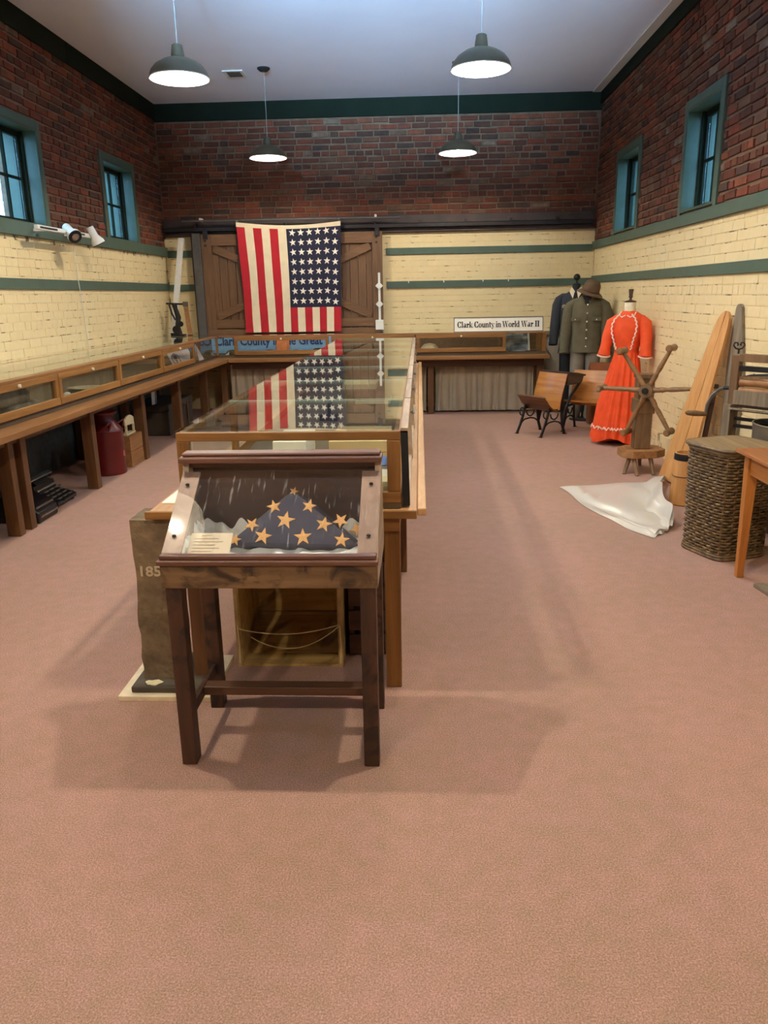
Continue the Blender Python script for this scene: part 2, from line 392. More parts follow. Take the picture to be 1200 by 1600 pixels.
def courses(u0, u1, z0, z1, rr, painted):
    out = []; z = z0; k = 0
    while z+CH*0.6 < z1:
        h = min(CH-(0.0045 if painted else 0.012), z1-z-0.003)
        hdr = (k % 7 == 3); Lb = 0.10 if hdr else 0.208
        u = u0 - (0.104 if k % 2 else 0.0) - rr.uniform(0, 0.03)
        while u < u1:
            g = 0.0008 if painted else 0.011
            Lq = Lb if hdr or painted else Lb*rr.choice((1,1,1,1,0.93,1.06,0.5,0.8))
            a, b = max(u, u0), min(u+Lq, u1)
            dz = 0 if painted else rr.uniform(-0.004, 0.004); dh = 0 if painted else rr.uniform(-0.005, 0.003)
            if b-a > 0.03: out.append((a, b, z+(0.002 if painted else 0.006)+dz, z+(0.002 if painted else 0.006)+dz+h+dh))
            u += Lq+g
        z += CH; k += 1
    return out
def lay(wall, mapf, rot, u0, u1, z0, z1, holes, painted, seed, gap=None):
    rr = random.Random(seed); items = []; extra = []
    for (a, b, za, zb) in courses(u0, u1, z0, z1, rr, painted):
        segs = [(a, b)]
        for (ha, hb, hz0, hz1) in holes:
            if zb > hz0 and za < hz1:
                ns = []
                for s in segs:
                    if s[1] <= ha or s[0] >= hb: ns.append(s)
                    else:
                        if zb-hz1 > 0.015: extra.append((max(s[0], ha), min(s[1], hb), hz1, zb))
                        if ha-s[0] > 0.03: ns.append((s[0], ha))
                        if s[1]-hb > 0.03: ns.append((hb, s[1]))
                segs = ns
        for s in segs: items.append((s[0], s[1], za, zb))
    items += [e for e in extra if e[1]-e[0] > 0.03]
    vis = []
    for it in items:
        c = mapf((it[0]+it[1])/2, (it[2]+it[3])/2); q = proj(c); ok = q and -20 < q[0] < 1220 and -20 < q[1] < 1620
        if ok:
            p0, p1 = proj(mapf(it[0], it[2])), proj(mapf(it[1], it[3]))
            vis.append((abs(p1[0]-p0[0])*abs(p1[1]-p0[1]), it))
    vis.sort(key=lambda t: -t[0]); top = set(t[1] for t in vis[:290])
    cache = {}; field = MB(); dep = 0.03; off = 0.001 if painted else 0.009
    for it in items:
        L, H = it[1]-it[0], it[3]-it[2]; c = mapf((it[0]+it[1])/2, (it[2]+it[3])/2)
        if it in top:
            key = (round(L, 2) if not painted else round(L, 3), round(H, 3), rr.randint(0, 4))
            if key not in cache:
                v, f = brick_mesh(key[0], H, hash(key) & 0xffff, 'brick', dep, 0.0022 if painted else 0.006)
                mb = MB(); mb.add(v, f); me = mb.mesh('brick'); me.materials.append(M_CR_O if painted else M_RED_O); cache[key] = me
            o = bpy.data.objects.new('painted_brick' if painted else 'brick', cache[key]); COL.objects.link(o)
            o.parent = wall; o.rotation_euler = (rr.uniform(-.006,.006), 0, rot); o.location = c + mapf.n*(off-dep+rr.uniform(-.002,.002) if not painted else off-dep+rr.uniform(-.0005,.0005))
        else:
            v, f = brick_mesh(L, H, rr.randint(0, 1 << 20), 'brick', dep, 0.0022 if painted else 0.006)
            Mx = Matrix.Translation(c + mapf.n*(off-dep+rr.uniform(-.002,.002)*(0.5 if painted else 1))) @ Matrix.Rotation(rot, 4, 'Z')
            field.add([Mx @ Vector(p) for p in v], f)
    if field.v:
        o = field.build('painted_brick_field' if painted else 'brick_field', M_CR_I if painted else M_RED_I, wall); o['kind'] = 'stuff'
class MapL:
    n = Vector((1,0,0))
    def __call__(s, u, z): return Vector((XL, u, z))
class MapR:
    n = Vector((-1,0,0))
    def __call__(s, u, z): return Vector((XR, u, z))
class MapB:
    n = Vector((0,-1,0))
    def __call__(s, u, z): return Vector((u, YB, z))
hl = [(a-0.075, b+0.075, WZ0-0.1, WZ1+0.075) for a, b in WIN_L]; hr = [(a-0.075, b+0.075, WZ0-0.1, WZ1+0.075) for a, b in WIN_R]
lay(w_left, MapL(), PI/2, 3.6, YB-0.02, 2.125, 3.66, hl, False, 11)
lay(w_right, MapR(), -PI/2, 3.6, YB-0.02, 2.105, 3.71, hr, False, 12)
lay(w_back, MapB(), 0, XL+0.02, XR-0.02, 2.45, 3.66, [], False, 13)
lay(w_left, MapL(), PI/2, 3.2, YB-0.02, 0.0, 2.02, [], True, 14)
lay(w_right, MapR(), -PI/2, 3.2, YB-0.02, 0.20, 2.01, [], True, 15)
lay(w_back, MapB(), 0, XL+0.02, XR-0.02, 0.0, 2.26, [(-2.9, -0.5, 0.9, 2.3)], True, 16)

# trims: frieze boards, sill boards, bands
TN = [0]
def trim(b, mat, label, bev=0.003):
    TN[0] += 1
    return tag(MB().box(*b).build('trim_%d' % TN[0], mat, bevel=bev), label, kind='structure')
trim((XL, YB-0.03, 3.635, XR, YB, ZC), M_FRIEZE, 'dark green frieze board over the far wall')
trim((XL, 8.05, 3.65, XL+0.03, YB-0.03, ZC), M_FRIEZE, 'dark green frieze board on the left wall beyond the joint')
trim((XL, YF, 3.65, XL+0.03, 8.044, ZC), M_FRIEZE, 'dark green frieze board on the left wall before the joint')
trim((XR-0.03, YF, 3.70, XR, YB-0.03, ZC), M_FRIEZE, 'dark green frieze board on the right wall')
trim((XR-0.13, YF, ZC-0.012, XR-0.03, YB-0.03, ZC), M_WHITE, 'white strip along the ceiling over the right wall')
trim((XL, YF, ZS_L, XL+0.035, YB, 2.13), M_GREEN, 'green sill board on the left wall')
trim((XR-0.035, YF, ZS_R, XR, YB, 2.10), M_GREEN, 'green sill board on the right wall')
trim((XL, YF, 1.588, XL+0.022, YB, 1.676), M_GREEN, 'green band board low on the left wall')
trim((XR-0.022, YF, 1.596, XR, YB, 1.678), M_GREEN, 'green band board low on the right wall')
trim((-0.43, YB-0.022, 1.986, XR-0.035, YB, 2.07), M_GREEN, 'upper green band board right of the barn door')
t_hook = trim((-0.43, YB-0.022, 1.566, XR-0.022, YB, 1.654), M_GREEN, 'lower green band board right of the barn door')
trim((XL+0.035, YB-0.022, 2.00, -2.97, YB, 2.09), M_GREEN, 'upper green band board left of the barn door')
trim((XL+0.022, YB-0.022, 1.575, -2.97, YB, 1.662), M_GREEN, 'lower green band board left of the barn door')
for hx in (-0.14, 0.32, 0.83, 1.16):
    MB().tube([(hx, YB-0.022, 1.664), (hx, YB-0.05, 1.66), (hx+0.004, YB-0.052, 1.63)], 0.006, 6).build('hook', M_WHITE, t_hook)
M_LOWPANEL = plain('lower_wall_panel', (186,178,160), 0.6, var=0.05, scale=3)
tag(MB().box(XR-0.03, 3.0, 0, XR, YB-0.06, 0.20).build('baseboard_right', M_CRJOINT), 'cream ledge along the foot of the right wall', kind='structure')
tag(MB().box(1.58, YB-0.03, 0, XR-0.03, YB, 0.93).build('baseboard_back', M_LOWPANEL), 'pale grey panel low on the far wall beside the uniforms', kind='structure')
trim((1.58, YB-0.06, 0.93, XR-0.03, YB, 0.99), plain('dado_rail', (120,104,78), 0.6), 'dull brown rail above the pale grey panel')

# windows
WN = [0]
def window(side, a, b, label):
    WN[0] += 1
    x = XL if side < 0 else XR; o = -side    # o points into the room
    t = thing('window_%d' % WN[0], label, None, (x, (a+b)/2, WZ0), kind='structure')
    xi, xo = x+o*0.022, x-o*0.30
    cw = 0.07
    for nm, bb in (('casing', (x, a-cw, WZ0-0.02, xi, a, WZ1+cw)), ('casing', (x, b, WZ0-0.02, xi, b+cw, WZ1+cw)), ('head_casing', (x, a, WZ1, xi, b, WZ1+cw))):
        MB().box(*bb).build(nm, M_GREEN, t, bevel=0.003)
    for nm, bb in (('jamb', (xi, a-0.001, WZ0, xo, a+0.02, WZ1)), ('jamb', (xi, b-0.02, WZ0, xo, b+0.001, WZ1)), ('head', (xi, a+0.02, WZ1-0.02, xo, b-0.02, WZ1)), ('sill', (xi, a+0.02, WZ0, xo, b-0.02, WZ0+0.02))):
        MB().box(*bb).build(nm, M_TEAL, t, bevel=0.002)
    xs = x-o*0.125; s0, s1 = a+0.02, b-0.02; z0, z1 = WZ0+0.02, WZ1-0.02; st = 0.045; xt = xs-o*0.035
    for nm, bb in (('stop', (xs+o*0.03, s0, z0, xs, s0+0.018, z1)), ('stop', (xs+o*0.03, s1-0.018, z0, xs, s1, z1))):
        MB().box(*bb).build(nm, M_FRIEZE, t)
    for bb in ((xs, s0, z0, xt, s0+st, z1), (xs, s1-st, z0, xt, s1, z1), (xs, s0+st, z0, xt, s1-st, z0+st), (xs, s0+st, z1-st, xt, s1-st, z1)):
        MB().box(*bb).build('sash_frame', M_FRIEZE, t, bevel=0.002)
    gy = [s0+st+(s1-s0-2*st)*k/3 for k in range(4)]; gz = [z0+st+(z1-z0-2*st)*k/2 for k in range(3)]
    for k in (1, 2): MB().box(xs-o*0.005, gy[k]-0.011, gz[0], xt+o*0.005, gy[k]+0.011, gz[2]).build('muntin', M_FRIEZE, t)
    MB().box(xs-o*0.007, gy[0], gz[1]-0.011, xt+o*0.007, gy[3], gz[1]+0.011).build('muntin', M_FRIEZE, t)
    xg = xs-o*0.017
    for i in range(3):
        for j in range(2):
            MB().box(xg, gy[i]+0.004, gz[j]+0.004, xg-o*0.004, gy[i+1]-0.004, gz[j+1]-0.004).build('pane', M_WINGLASS, t)
for side, wins, nm in ((-1, WIN_L, 'left'), (1, WIN_R, 'right')):
    for k, (a, b) in enumerate(wins):
        window(side, a, b, 'teal framed window high in the %s wall, %s the far corner' % (nm, ('nearest', 'second from', 'third from', 'fourth from', 'fifth from')[k]))
pd = []
for side, wins in ((-1, WIN_L), (1, WIN_R)):
    for a, b in wins:
        ld = bpy.data.lights.new('daylight_portal', 'AREA'); ld.shape = 'RECTANGLE'; ld.size = WZ1-WZ0; ld.size_y = b-a; ld.cycles.is_portal = True
        lo = bpy.data.objects.new('daylight_portal', ld); COL.objects.link(lo)
        lo.location = ((XL-0.31) if side < 0 else (XR+0.31), (a+b)/2, (WZ0+WZ1)/2); lo.rotation_euler = (0, PI/2 if side > 0 else -PI/2, 0)

# outside: pale blue clapboard of the next buildings, and the ground
M_CLAP = plain('clapboard', (214,224,228), 0.7, var=0.05)
M_YARD = plain('yard', (120,118,112), 0.9, var=0.15)
tag(MB().box(-30, -20, -0.6, XL-WT-0.01, 30, -0.5).build('ground_left', M_YARD), 'concrete yard outside the left wall', kind='structure')
tag(MB().box(XR+WT+0.01, -20, -0.6, 30, 30, -0.5).build('ground_right', M_YARD), 'concrete yard outside the right wall', kind='structure')
for side, nm in ((-1, 'left'), (1, 'right')):
    x = (XL-WT-3.4) if side < 0 else (XR+WT+3.4)
    root = thing('clapboard_wall', 'pale clapboard wall seen through the %s hand windows' % nm, None, (x, 10, -0.5), kind='structure')
    MB().box(x, 4.0, -0.5, x+side*0.1, 22, 3.1).build('sheathing', M_CLAP, root)
    for k in range(21):
        MB().prism([(x-side*0.03, 4.0, -0.45+k*0.165), (x-side*0.008, 4.0, -0.29+k*0.165), (x, 4.0, -0.29+k*0.165), (x, 4.0, -0.45+k*0.165)], (0, 18, 0)).build('clapboard', M_CLAP, root)
    for yy in (9.0, 11.6, 14.2):
        MB().box(x-side*0.9, yy, -0.5, x-side*0.78, yy+0.12, 3.2).build('porch_post', M_WHITE, root)
    MB().box(x-side*0.92, 4.0, 2.95, x-side*0.76, 22, 3.1).build('porch_beam', M_WHITE, root)
tag(MB().box(XL, 2.0, 0, XL+0.03, YB, 0.69).build('bench_shade_left', plain('painted_bench_shade', (84,84,70), 0.8, var=0.2)), 'dark grey green panel painting the shade low on the left wall under the bench', kind='structure')  # dark colour stands in for the shade beneath the left bench

# ---------------------------------------------------------------- pendant lamps
M_SHADE = plain('shade_enamel', (88,76,58), 0.5, var=0.05, spec=0.2); M_SHADEIN = plain('shade_inside_white', (214,210,200), 0.4, var=0.02)
M_CORD = plain('lamp_cord', (150,146,140), 0.5); M_BULB = emit('bulb_glow', LAMP_COL, LAMP_STRENGTH*1.08); M_BULB_FAR = emit('bulb_glow_far', (1.0, 0.90, 0.74), LAMP_STRENGTH*0.72)
LZ = 2.955
def pendant(x, y, label):
    t = thing('pendant_lamp', label, 'lamp', (x, y, LZ), 'pendant lamps under the ceiling')
    prof = [(0.204, 0.0), (0.203, 0.012), (0.190, 0.045), (0.160, 0.080), (0.115, 0.108), (0.070, 0.124), (0.040, 0.130)]
    MB().lathe(prof, (x,y,LZ), 40, cap=False).build('shade', M_SHADE, t, True)
    MB().lathe([(r-0.004, z-0.002 if i else z) for i, (r, z) in enumerate(prof)], (x,y,LZ), 40, cap=False).build('shade_lining', M_SHADEIN, t, True)
    MB().lathe([(0.206, -0.003), (0.206, 0.003), (0.199, 0.003), (0.199, -0.003)], (x,y,LZ), 40, cap=False).build('rim', M_SHADEIN, t, True)
    MB().lathe([(0.046, 0.128), (0.042, 0.165), (0.036, 0.205), (0.030, 0.210)], (x,y,LZ), 20).build('neck', M_SHADE, t, True)
    MB().lathe([(0.014, 0.095), (0.014, 0.135)], (x,y,LZ), 12).build('socket', M_WHITE, t, True)
    MB().sphere((x,y,LZ+0.062), 0.036, 14, 8).build('bulb', M_BULB_FAR if y > 8 else M_BULB, t, True)
    MB().tube([(x,y,LZ+0.205), (x+0.002,y,(LZ+ZC)/2), (x,y,ZC-0.012)], 0.0035, 6).build('cord', M_CORD, t)
    MB().lathe([(0.068, ZC-LZ-0.0005), (0.068, ZC-LZ-0.012), (0.045, ZC-LZ-0.032), (0.012, ZC-LZ-0.036)][::-1], (x,y,LZ), 24).build('canopy', M_BLACKM, t, True)
for lx, side in ((-1.65, 'left'), (0.425, 'right')):
    for ly, row in ((9.14, 'small looking, nearest the far brick wall'), (5.88, 'large looking, high above the display cases'), (2.45, 'above the folded flag desk'), (-0.9, 'behind the viewer')):
        pendant(lx if (ly, lx) != (2.45, -1.65) else -1.49, ly if ly != 2.45 else 2.52, 'lit enamel pendant lamp on the %s, %s' % (side, row))

# added fill light: unseen hanging track of cool spots brightening the far ceiling
t = thing('fill_spot_track', 'added unseen white track of three cool fill spots brightening the ceiling', 'lamp', (-0.5, 3.0, 3.1))
MB().box(-1.9, 2.98, 3.18, 0.9, 3.02, 3.21).build('track', M_WHITE, t, bevel=0.004)
for x in (-1.7, 0.7): MB().cyl((x, 3.0, 3.21), (x, 3.0, ZC-0.0005), 0.008, n=8).build('hanger', M_WHITE, t)
for x in (-1.35, -0.3, 0.80):
    c = Vector((x, 3.06, 3.12)); dv = Vector((0.0, math.cos(math.radians(15.5)), math.sin(math.radians(15.5))))
    MB().tube([c-dv*0.10, c-dv*0.09, c-dv*0.01, c+dv*0.06], [0.045,0.05,0.05,0.075], 20).build('spot_head', M_WHITE, t, True)
    MB().box(x-0.015, 2.985, 3.12, x+0.015, 3.015, 3.18).build('yoke', M_WHITE, t)
    ld = bpy.data.lights.new('ceiling_fill_spot', 'SPOT'); ld.energy = COOL_POWER; ld.color = COOL_COL; ld.spot_size = math.radians(42); ld.spot_blend = 1.0; ld.shadow_soft_size = 0.06
    lo = bpy.data.objects.new('ceiling_fill_spot', ld); COL.objects.link(lo); lo.location = c+dv*0.09
    lo.rotation_euler = dv.to_track_quat('-Z', 'Y').to_euler()

# ceiling vent
t = thing('ceiling_vent', 'small square ceiling vent with white rim beside the far left lamp', 'vent', (-2.0, 9.32, ZC))
for b in ((-2.11,9.18,ZC-0.012,-1.89,9.215,ZC-0.0005),(-2.11,9.425,ZC-0.012,-1.89,9.46,ZC-0.0005),(-2.11,9.215,ZC-0.012,-2.075,9.425,ZC-0.0005),(-1.925,9.215,ZC-0.012,-1.89,9.425,ZC-0.0005)):
    MB().box(*b).build('rim', M_WHITE, t)
MB().box(-2.075,9.215,ZC-0.003,-1.925,9.425,ZC-0.0005).build('duct', M_IRON, t)
for k in range(6): MB().bar((-2.074,9.235+k*0.033,ZC-0.008), (-1.926,9.235+k*0.033,ZC-0.008), 0.02, 0.002, (0,0.5,1)).build('louver', M_STEEL, t)

# ---------------------------------------------------------------- barn door, rail, flag
DY = 10.50          # front face of the door planks
d = thing('door_1', 'brown plank barn door with cross bracing hung behind the flag', None, (-1.65, DY, 0.95), kind='structure')
dx0, dx1, dz0, dz1 = -2.83, -0.473, 1.00, 2.275
n = 22
for k in range(n):
    a = dx0+(dx1-dx0)*k/n; b = dx0+(dx1-dx0)*(k+1)/n
    MB().box(a+0.0025, DY+R0.uniform(0,0.004), dz0, b-0.0025, DY+0.04, dz1).build('plank', M_DOOR, d, bevel=0.003)
fy = DY-0.03
for nm, b in (('stile', (dx0, fy, dz0, dx0+0.13, DY, dz1)), ('stile', (dx1-0.13, fy, dz0, dx1, DY, dz1))): MB().box(*b).build(nm, M_DOOR, d, bevel=0.004)
for nm, b in (('rail', (dx0+0.13, fy, dz1-0.14, dx1-0.13, DY, dz1-0.005)), ('rail', (dx0+0.13, fy, 1.09, dx1-0.13, DY, 1.20))): MB().box(*b).build(nm, M_DOORX, d, bevel=0.004)
MB().box(dx0+0.02, fy-0.01, 0.99, dx1-0.02, DY, 1.075).build('bottom_board', M_DOORX, d, bevel=0.004)
for (p, q, o) in (((dx0+0.16, 2.10), (dx1-0.16, 1.235), 0), ((dx0+0.16, 1.235), (dx1-0.16, 2.10), 0.001)):
    MB().bar((p[0], fy+0.012-o, p[1]), (q[0], fy+0.012-o, q[1]), 0.022, 0.095, (0,0,1)).build('brace', M_DOORX, d, bevel=0.003)
for sx in (dx0+0.065, dx1-0.065):
    for z in (2.20, 2.14): MB().cyl((sx-0.01, fy-0.008, z), (sx-0.01, fy, z), 0.014, n=10).build('bolt', M_IRON, d)
    MB().box(sx-0.03, fy-0.02, 2.215, sx+0.03, fy, 2.32).build('hanger', M_IRON, d, bevel=0.004)
MB().box(-2.945, DY-0.04, 0.95, -2.835, DY+0.06, 2.29).build('steel_edge', M_STEEL, d, bevel=0.003)
MB().box(-2.965, DY-0.02, 0.95, -2.945, DY+0.06, 2.30).build('edge_batten', M_TRACK, d)
r = thing('door_rail', 'long dark timber and iron sliding door rail across the far wall', 'rail', (-0.5, YB-0.05, 2.26))
MB().box(XL+0.04, YB-0.09, 2.365, XR-0.04, YB, 2.468).build('header_board', M_TRACK, r, bevel=0.004)
MB().box(XL+0.04, YB-0.13, 2.315, XR-0.04, YB-0.02, 2.36).build('track', M_IRON, r, bevel=0.003)
MB().box(XL+0.04, YB-0.06, 2.262, XR-0.04, YB, 2.312).build('lower_board', M_TRACK, r, bevel=0.004)
for k in range(9): MB().box(-2.9+k*0.58, YB-0.135, 2.33, -2.87+k*0.58, YB-0.09, 2.40).build('bracket', M_IRON, r)
rod = thing('curtain_rod', 'thin pale metal rod over the barn door carrying the flag', 'rod', (-1.64, 10.40, 2.43))
MB().cyl((-3.04, 10.395, 2.436), (-0.24, 10.395, 2.428), 0.011, n=10).build('tube', M_STEEL, rod, True)
for x in (-2.8, -0.55): MB().box(x-0.012, 10.39, 2.43, x+0.012, YB-0.09, 2.47).build('bracket', M_WHITE, rod)

M_FRED = plain('flag_red_wool', (176,22,34), 0.85, var=0.10, scale=8); M_FWHITE = plain('flag_cream_wool', (226,208,172), 0.85, var=0.06, scale=8)
M_FNAVY = plain('flag_navy_wool', (26,26,48), 0.9, var=0.2, scale=8); M_STAR = plain('flag_star_cotton', (240,232,212), 0.85, var=0.03)
fl = thing('flag', 'forty-eight star flag hung canton right over the barn door', 'flag', (-1.65, 10.38, 1.03))
def fedge(v):   # v 0 top..1 bottom -> left x, right x, top z
    lx = -2.336 + 0.085*v - 0.04*v*v; rx = -0.996 - 0.03*v
    return lx, rx
def fpt(u, v):
    lx, rx = fedge(v)
    sag = 0.045*math.sin(PI*u)*(1-v)**2
    z = lerp(2.375, 1.035, v) - sag - 0.012*u*(1-v)
    x = lerp(lx, rx, u)
    wv = 0.016*math.sin(9.5*u*2+1.5*v+2.2*(1-u)*v*3)*min(1, v*2.2+0.1) + 0.01*math.sin(23*u+6*v*(1-u))*v + 0.006*math.sin(37*(u+0.55*v))*(1-u)*v
    return Vector((x, 10.385-wv*0.9, z))
cu = 0.478   # canton starts here
us = [i*cu/6 for i in range(7)]
cv = 0.765
def strip(u0, u1, v0, v1, mat, name, off=0.0, nu=6, nv=44):
    return MB().sheet(lambda a, b: fpt(lerp(u0,u1,a), lerp(v0,v1,b))+Vector((0,-off,0)), nu, nv, (0,0.003,0)).build(name, mat, fl, True)
for k in range(6): strip(us[k], us[k+1], 0.0, 1.0, M_FRED if k % 2 == 0 else M_FWHITE, 'stripe')
for k in range(7):
    a, b = lerp(cu, 1, k/7), lerp(cu, 1, (k+1)/7); strip(a, b, cv, 1.0, M_FRED if k % 2 == 0 else M_FWHITE, 'stripe', nv=10)
strip(cu, 1.0, 0.0, cv, M_FNAVY, 'canton', nu=24)
MB().sheet(lambda a, b: fpt(a, 0)+Vector((0, -0.004, lerp(0.035, -0.02+0.012*math.sin(PI*a), b))), 30, 2, (0,0.008,0)).build('header_band', M_FWHITE, fl, True)
for x in (fpt(0,0).x+0.012, fpt(1,0).x-0.012): MB().lathe([(0.02,-0.012),(0.02,0.012)], (x,10.385,2.418), 12).build('ring', M_STEEL, fl, True)
def star_pts(r, rot=0.0): return [(r*(1 if k % 2 == 0 else 0.40)*math.sin(rot+k*PI/5), r*(1 if k % 2 == 0 else 0.40)*math.cos(rot+k*PI/5)) for k in range(10)]
for i in range(6):
    for j in range(8):
        u = lerp(cu, 1.0, (i+0.68)/6.35); v = 0.045+j*(cv-0.075)/7.35+0.014*(1 if i == 5 else 0)
        c = fpt(u, v); du = (fpt(u+0.01, v)-c).normalized(); dv = (fpt(u, v-0.01)-c).normalized(); nn = Vector((0,-1,0))
        rot = R0.uniform(-0.25, 0.25)
        mb = MB(); pts = [c+du*a+dv*b+nn*0.007 for a, b in star_pts(0.046, rot)]; cen = c+nn*0.008
        base = [p-nn*0.004 for p in pts]
        mb.add([cen]+pts+base, [(0, k+1, (k+1) % 10+1) for k in range(10)] + [(k+1, k+11, (k+1) % 10+11, (k+1) % 10+1) for k in range(10)])
        mb.build('star', M_STAR, fl)

# white track strip with fittings on the right stile of the barn door
t = thing('wall_track', 'slim white vertical lighting track with two fittings beside the flag', 'track', (-0.53, DY-0.05, 1.0))
MB().box(-0.535, DY-0.05, 1.17, -0.505, DY-0.031, 1.765).build('channel', M_WHITE, t, bevel=0.003)
for z in (1.60, 1.37): MB().prism([(-0.52-0.05, DY-0.075, z), (-0.52, DY-0.075, z-0.05), (-0.52+0.05, DY-0.075, z), (-0.52, DY-0.075, z+0.05)], (0, 0.025, 0)).build('fitting', M_WHITE, t, bevel=0.004)
MB().box(-0.575, DY-0.09, 1.045, -0.47, DY-0.031, 1.17).build('junction_box', M_WHITE, t, bevel=0.006)
MB().tube([(-0.49, DY-0.05, 1.045), (-0.475, DY-0.06, 1.02), (-0.49, DY-0.055, 1.0)], 0.006, 6).build('cord', M_CORD, t)

# ---------------------------------------------------------------- lettering
def glyphs():
    def ring(cx, cy, rx, ry, tx, ty, a0=0, a1=360, n=28):
        P = []
        for k in range(n):
            p = math.radians(lerp(a0, a1, k/n)); q = math.radians(lerp(a0, a1, (k+1)/n))
            P.append([(cx+rx*math.cos(p), cy+ry*math.sin(p)), (cx+rx*math.cos(q), cy+ry*math.sin(q)), (cx+(rx-tx)*math.cos(q), cy+(ry-ty)*math.sin(q)), (cx+(rx-tx)*math.cos(p), cy+(ry-ty)*math.sin(p))])
        return P
    def rc(a, b, c, d): return [[(a,b),(c,b),(c,d),(a,d)]]
    def dg(a, b, w, c, d): return [[(a,b),(a+w,b),(c+w,d),(c,d)]]
    def ser(x, y, w): return rc(x-w, y, x+w, y+0.05)
    G = {}
    G['C'] = (ring(.42,.5,.40,.52,.20,.05,35,325)+rc(.70,.66,.76,1.0)+rc(.70,.0,.74,.3), .86)
    G['W'] = (dg(.02,1,.20,.26,0)+dg(.52,1,.20,.76,0)+dg(.30,0,.05,.56,1)+dg(.80,0,.05,1.04,1)+ser(.12,.95,.16)+ser(.62,.95,.16)+ser(1.06,.95,.12), 1.22)
    G['I'] = (rc(.12,0,.34,1)+ser(.23,0,.2)+ser(.23,.95,.2), .48)
    G['l'] = (rc(.08,0,.24,1.02)+ser(.16,0,.15)+rc(.0,.97,.1,1.02), .34)
    G['k'] = (rc(.08,0,.24,1.02)+dg(.24,.26,.05,.46,.60)+dg(.52,0,.17,.27,.38)+ser(.16,0,.15)+ser(.58,0,.14)+ser(.5,.6,.12), .74)
    G['i'] = (rc(.08,0,.24,.66)+ring(.16,.9,.10,.10,.10,.10)+ser(.16,0,.15)+rc(.0,.61,.1,.66), .34)
    G['n'] = (rc(.08,0,.24,.66)+rc(.46,0,.62,.46)+ring(.40,.44,.22,.24,.15,.05,0,150)+ser(.16,0,.14)+ser(.54,0,.14)+rc(.0,.61,.1,.66), .72)
    G['u'] = (rc(.08,.2,.24,.66)+rc(.46,0,.62,.66)+ring(.30,.24,.22,.25,.14,.05,180,330)+rc(.0,.61,.1,.66)+rc(.38,.61,.48,.66)+rc(.6,0,.7,.05), .72)
    G['r'] = (rc(.08,0,.24,.66)+ring(.40,.54,.11,.12,.11,.11)+ring(.34,.46,.14,.20,.05,.05,60,180)+ser(.16,0,.15)+rc(.0,.61,.1,.66), .54)
    G['o'] = (ring(.33,.33,.31,.35,.16,.04), .68)
    G['a'] = (rc(.40,.06,.55,.50)+ring(.34,.46,.21,.21,.12,.05,0,150)+ring(.25,.18,.21,.20,.14,.04)+rc(.5,0,.66,.05), .68)
    G['d'] = (ring(.30,.33,.28,.35,.15,.04)+rc(.44,0,.60,1.02)+rc(.34,.97,.46,1.02)+rc(.58,0,.7,.05), .74)
    G['t'] = (rc(.12,.08,.28,.88)+rc(.0,.61,.42,.66)+ring(.30,.12,.16,.13,.06,.05,200,340), .46)
    G['y'] = (dg(.02,.66,.17,.30,0)+dg(.30,0,.05,.50,.66)+ring(.20,-.18,.10,.09,.10,.09)+dg(.24,-.2,.05,.34,.05)+ser(.12,.61,.14)+ser(.54,.61,.1), .64)
    return G
def sign_text(txt, x0, z0, h, width, y, mat, parent, name='lettering', th=0.002):
    G = glyphs(); total = sum((0.30 if c == ' ' else G[c][1]) for c in txt); sx = width/total
    x = x0; mb = MB()
    for c in txt:
        if c == ' ': x += 0.30*sx; continue
        for poly in G[c][0]:
            cxp = sum(p[0] for p in poly)/len(poly); czp = sum(p[1] for p in poly)/len(poly)
            mb.prism([(x+(a+math.copysign(0.022, a-cxp))*sx, y, z0+(b+math.copysign(0.014, b-czp))*h) for a, b in poly], (0, -th, 0))
        x += G[c][1]*sx
    o = mb.build(name, mat, parent); o['kind'] = 'stuff'; return o
def bfont(txt, size, width, mat, parent, origin, name='lettering', bold=0.0, th=0.001, rotx=PI/2, rz=0.0):
    cu_ = bpy.data.curves.new('txt', 'FONT'); cu_.body = txt; cu_.size = size; cu_.extrude = th; cu_.offset = bold; cu_.resolution_u = 3
    o = bpy.data.objects.new('txt', cu_); COL.objects.link(o)
    me = bpy.data.meshes.new_from_object(o.evaluated_get(bpy.context.evaluated_depsgraph_get())); bpy.data.objects.remove(o)
    xs = [v.co.x for v in me.vertices]; w0, w1 = min(xs), max(xs); s = width/(w1-w0)
    Mx = Matrix.Translation(Vector(origin)-BASE.get(parent.name, Vector())) @ Matrix.Rotation(rz, 4, 'Z') @ Matrix.Rotation(rotx, 4, 'X') @ Matrix.Diagonal((s,1,1,1)) @ Matrix.Translation((-w0,0,0))
    me.transform(Mx); me.materials.clear(); me.materials.append(mat); me.name = name
    q = bpy.data.objects.new(name, me); COL.objects.link(q); q.parent = parent; q['kind'] = 'stuff'; return q

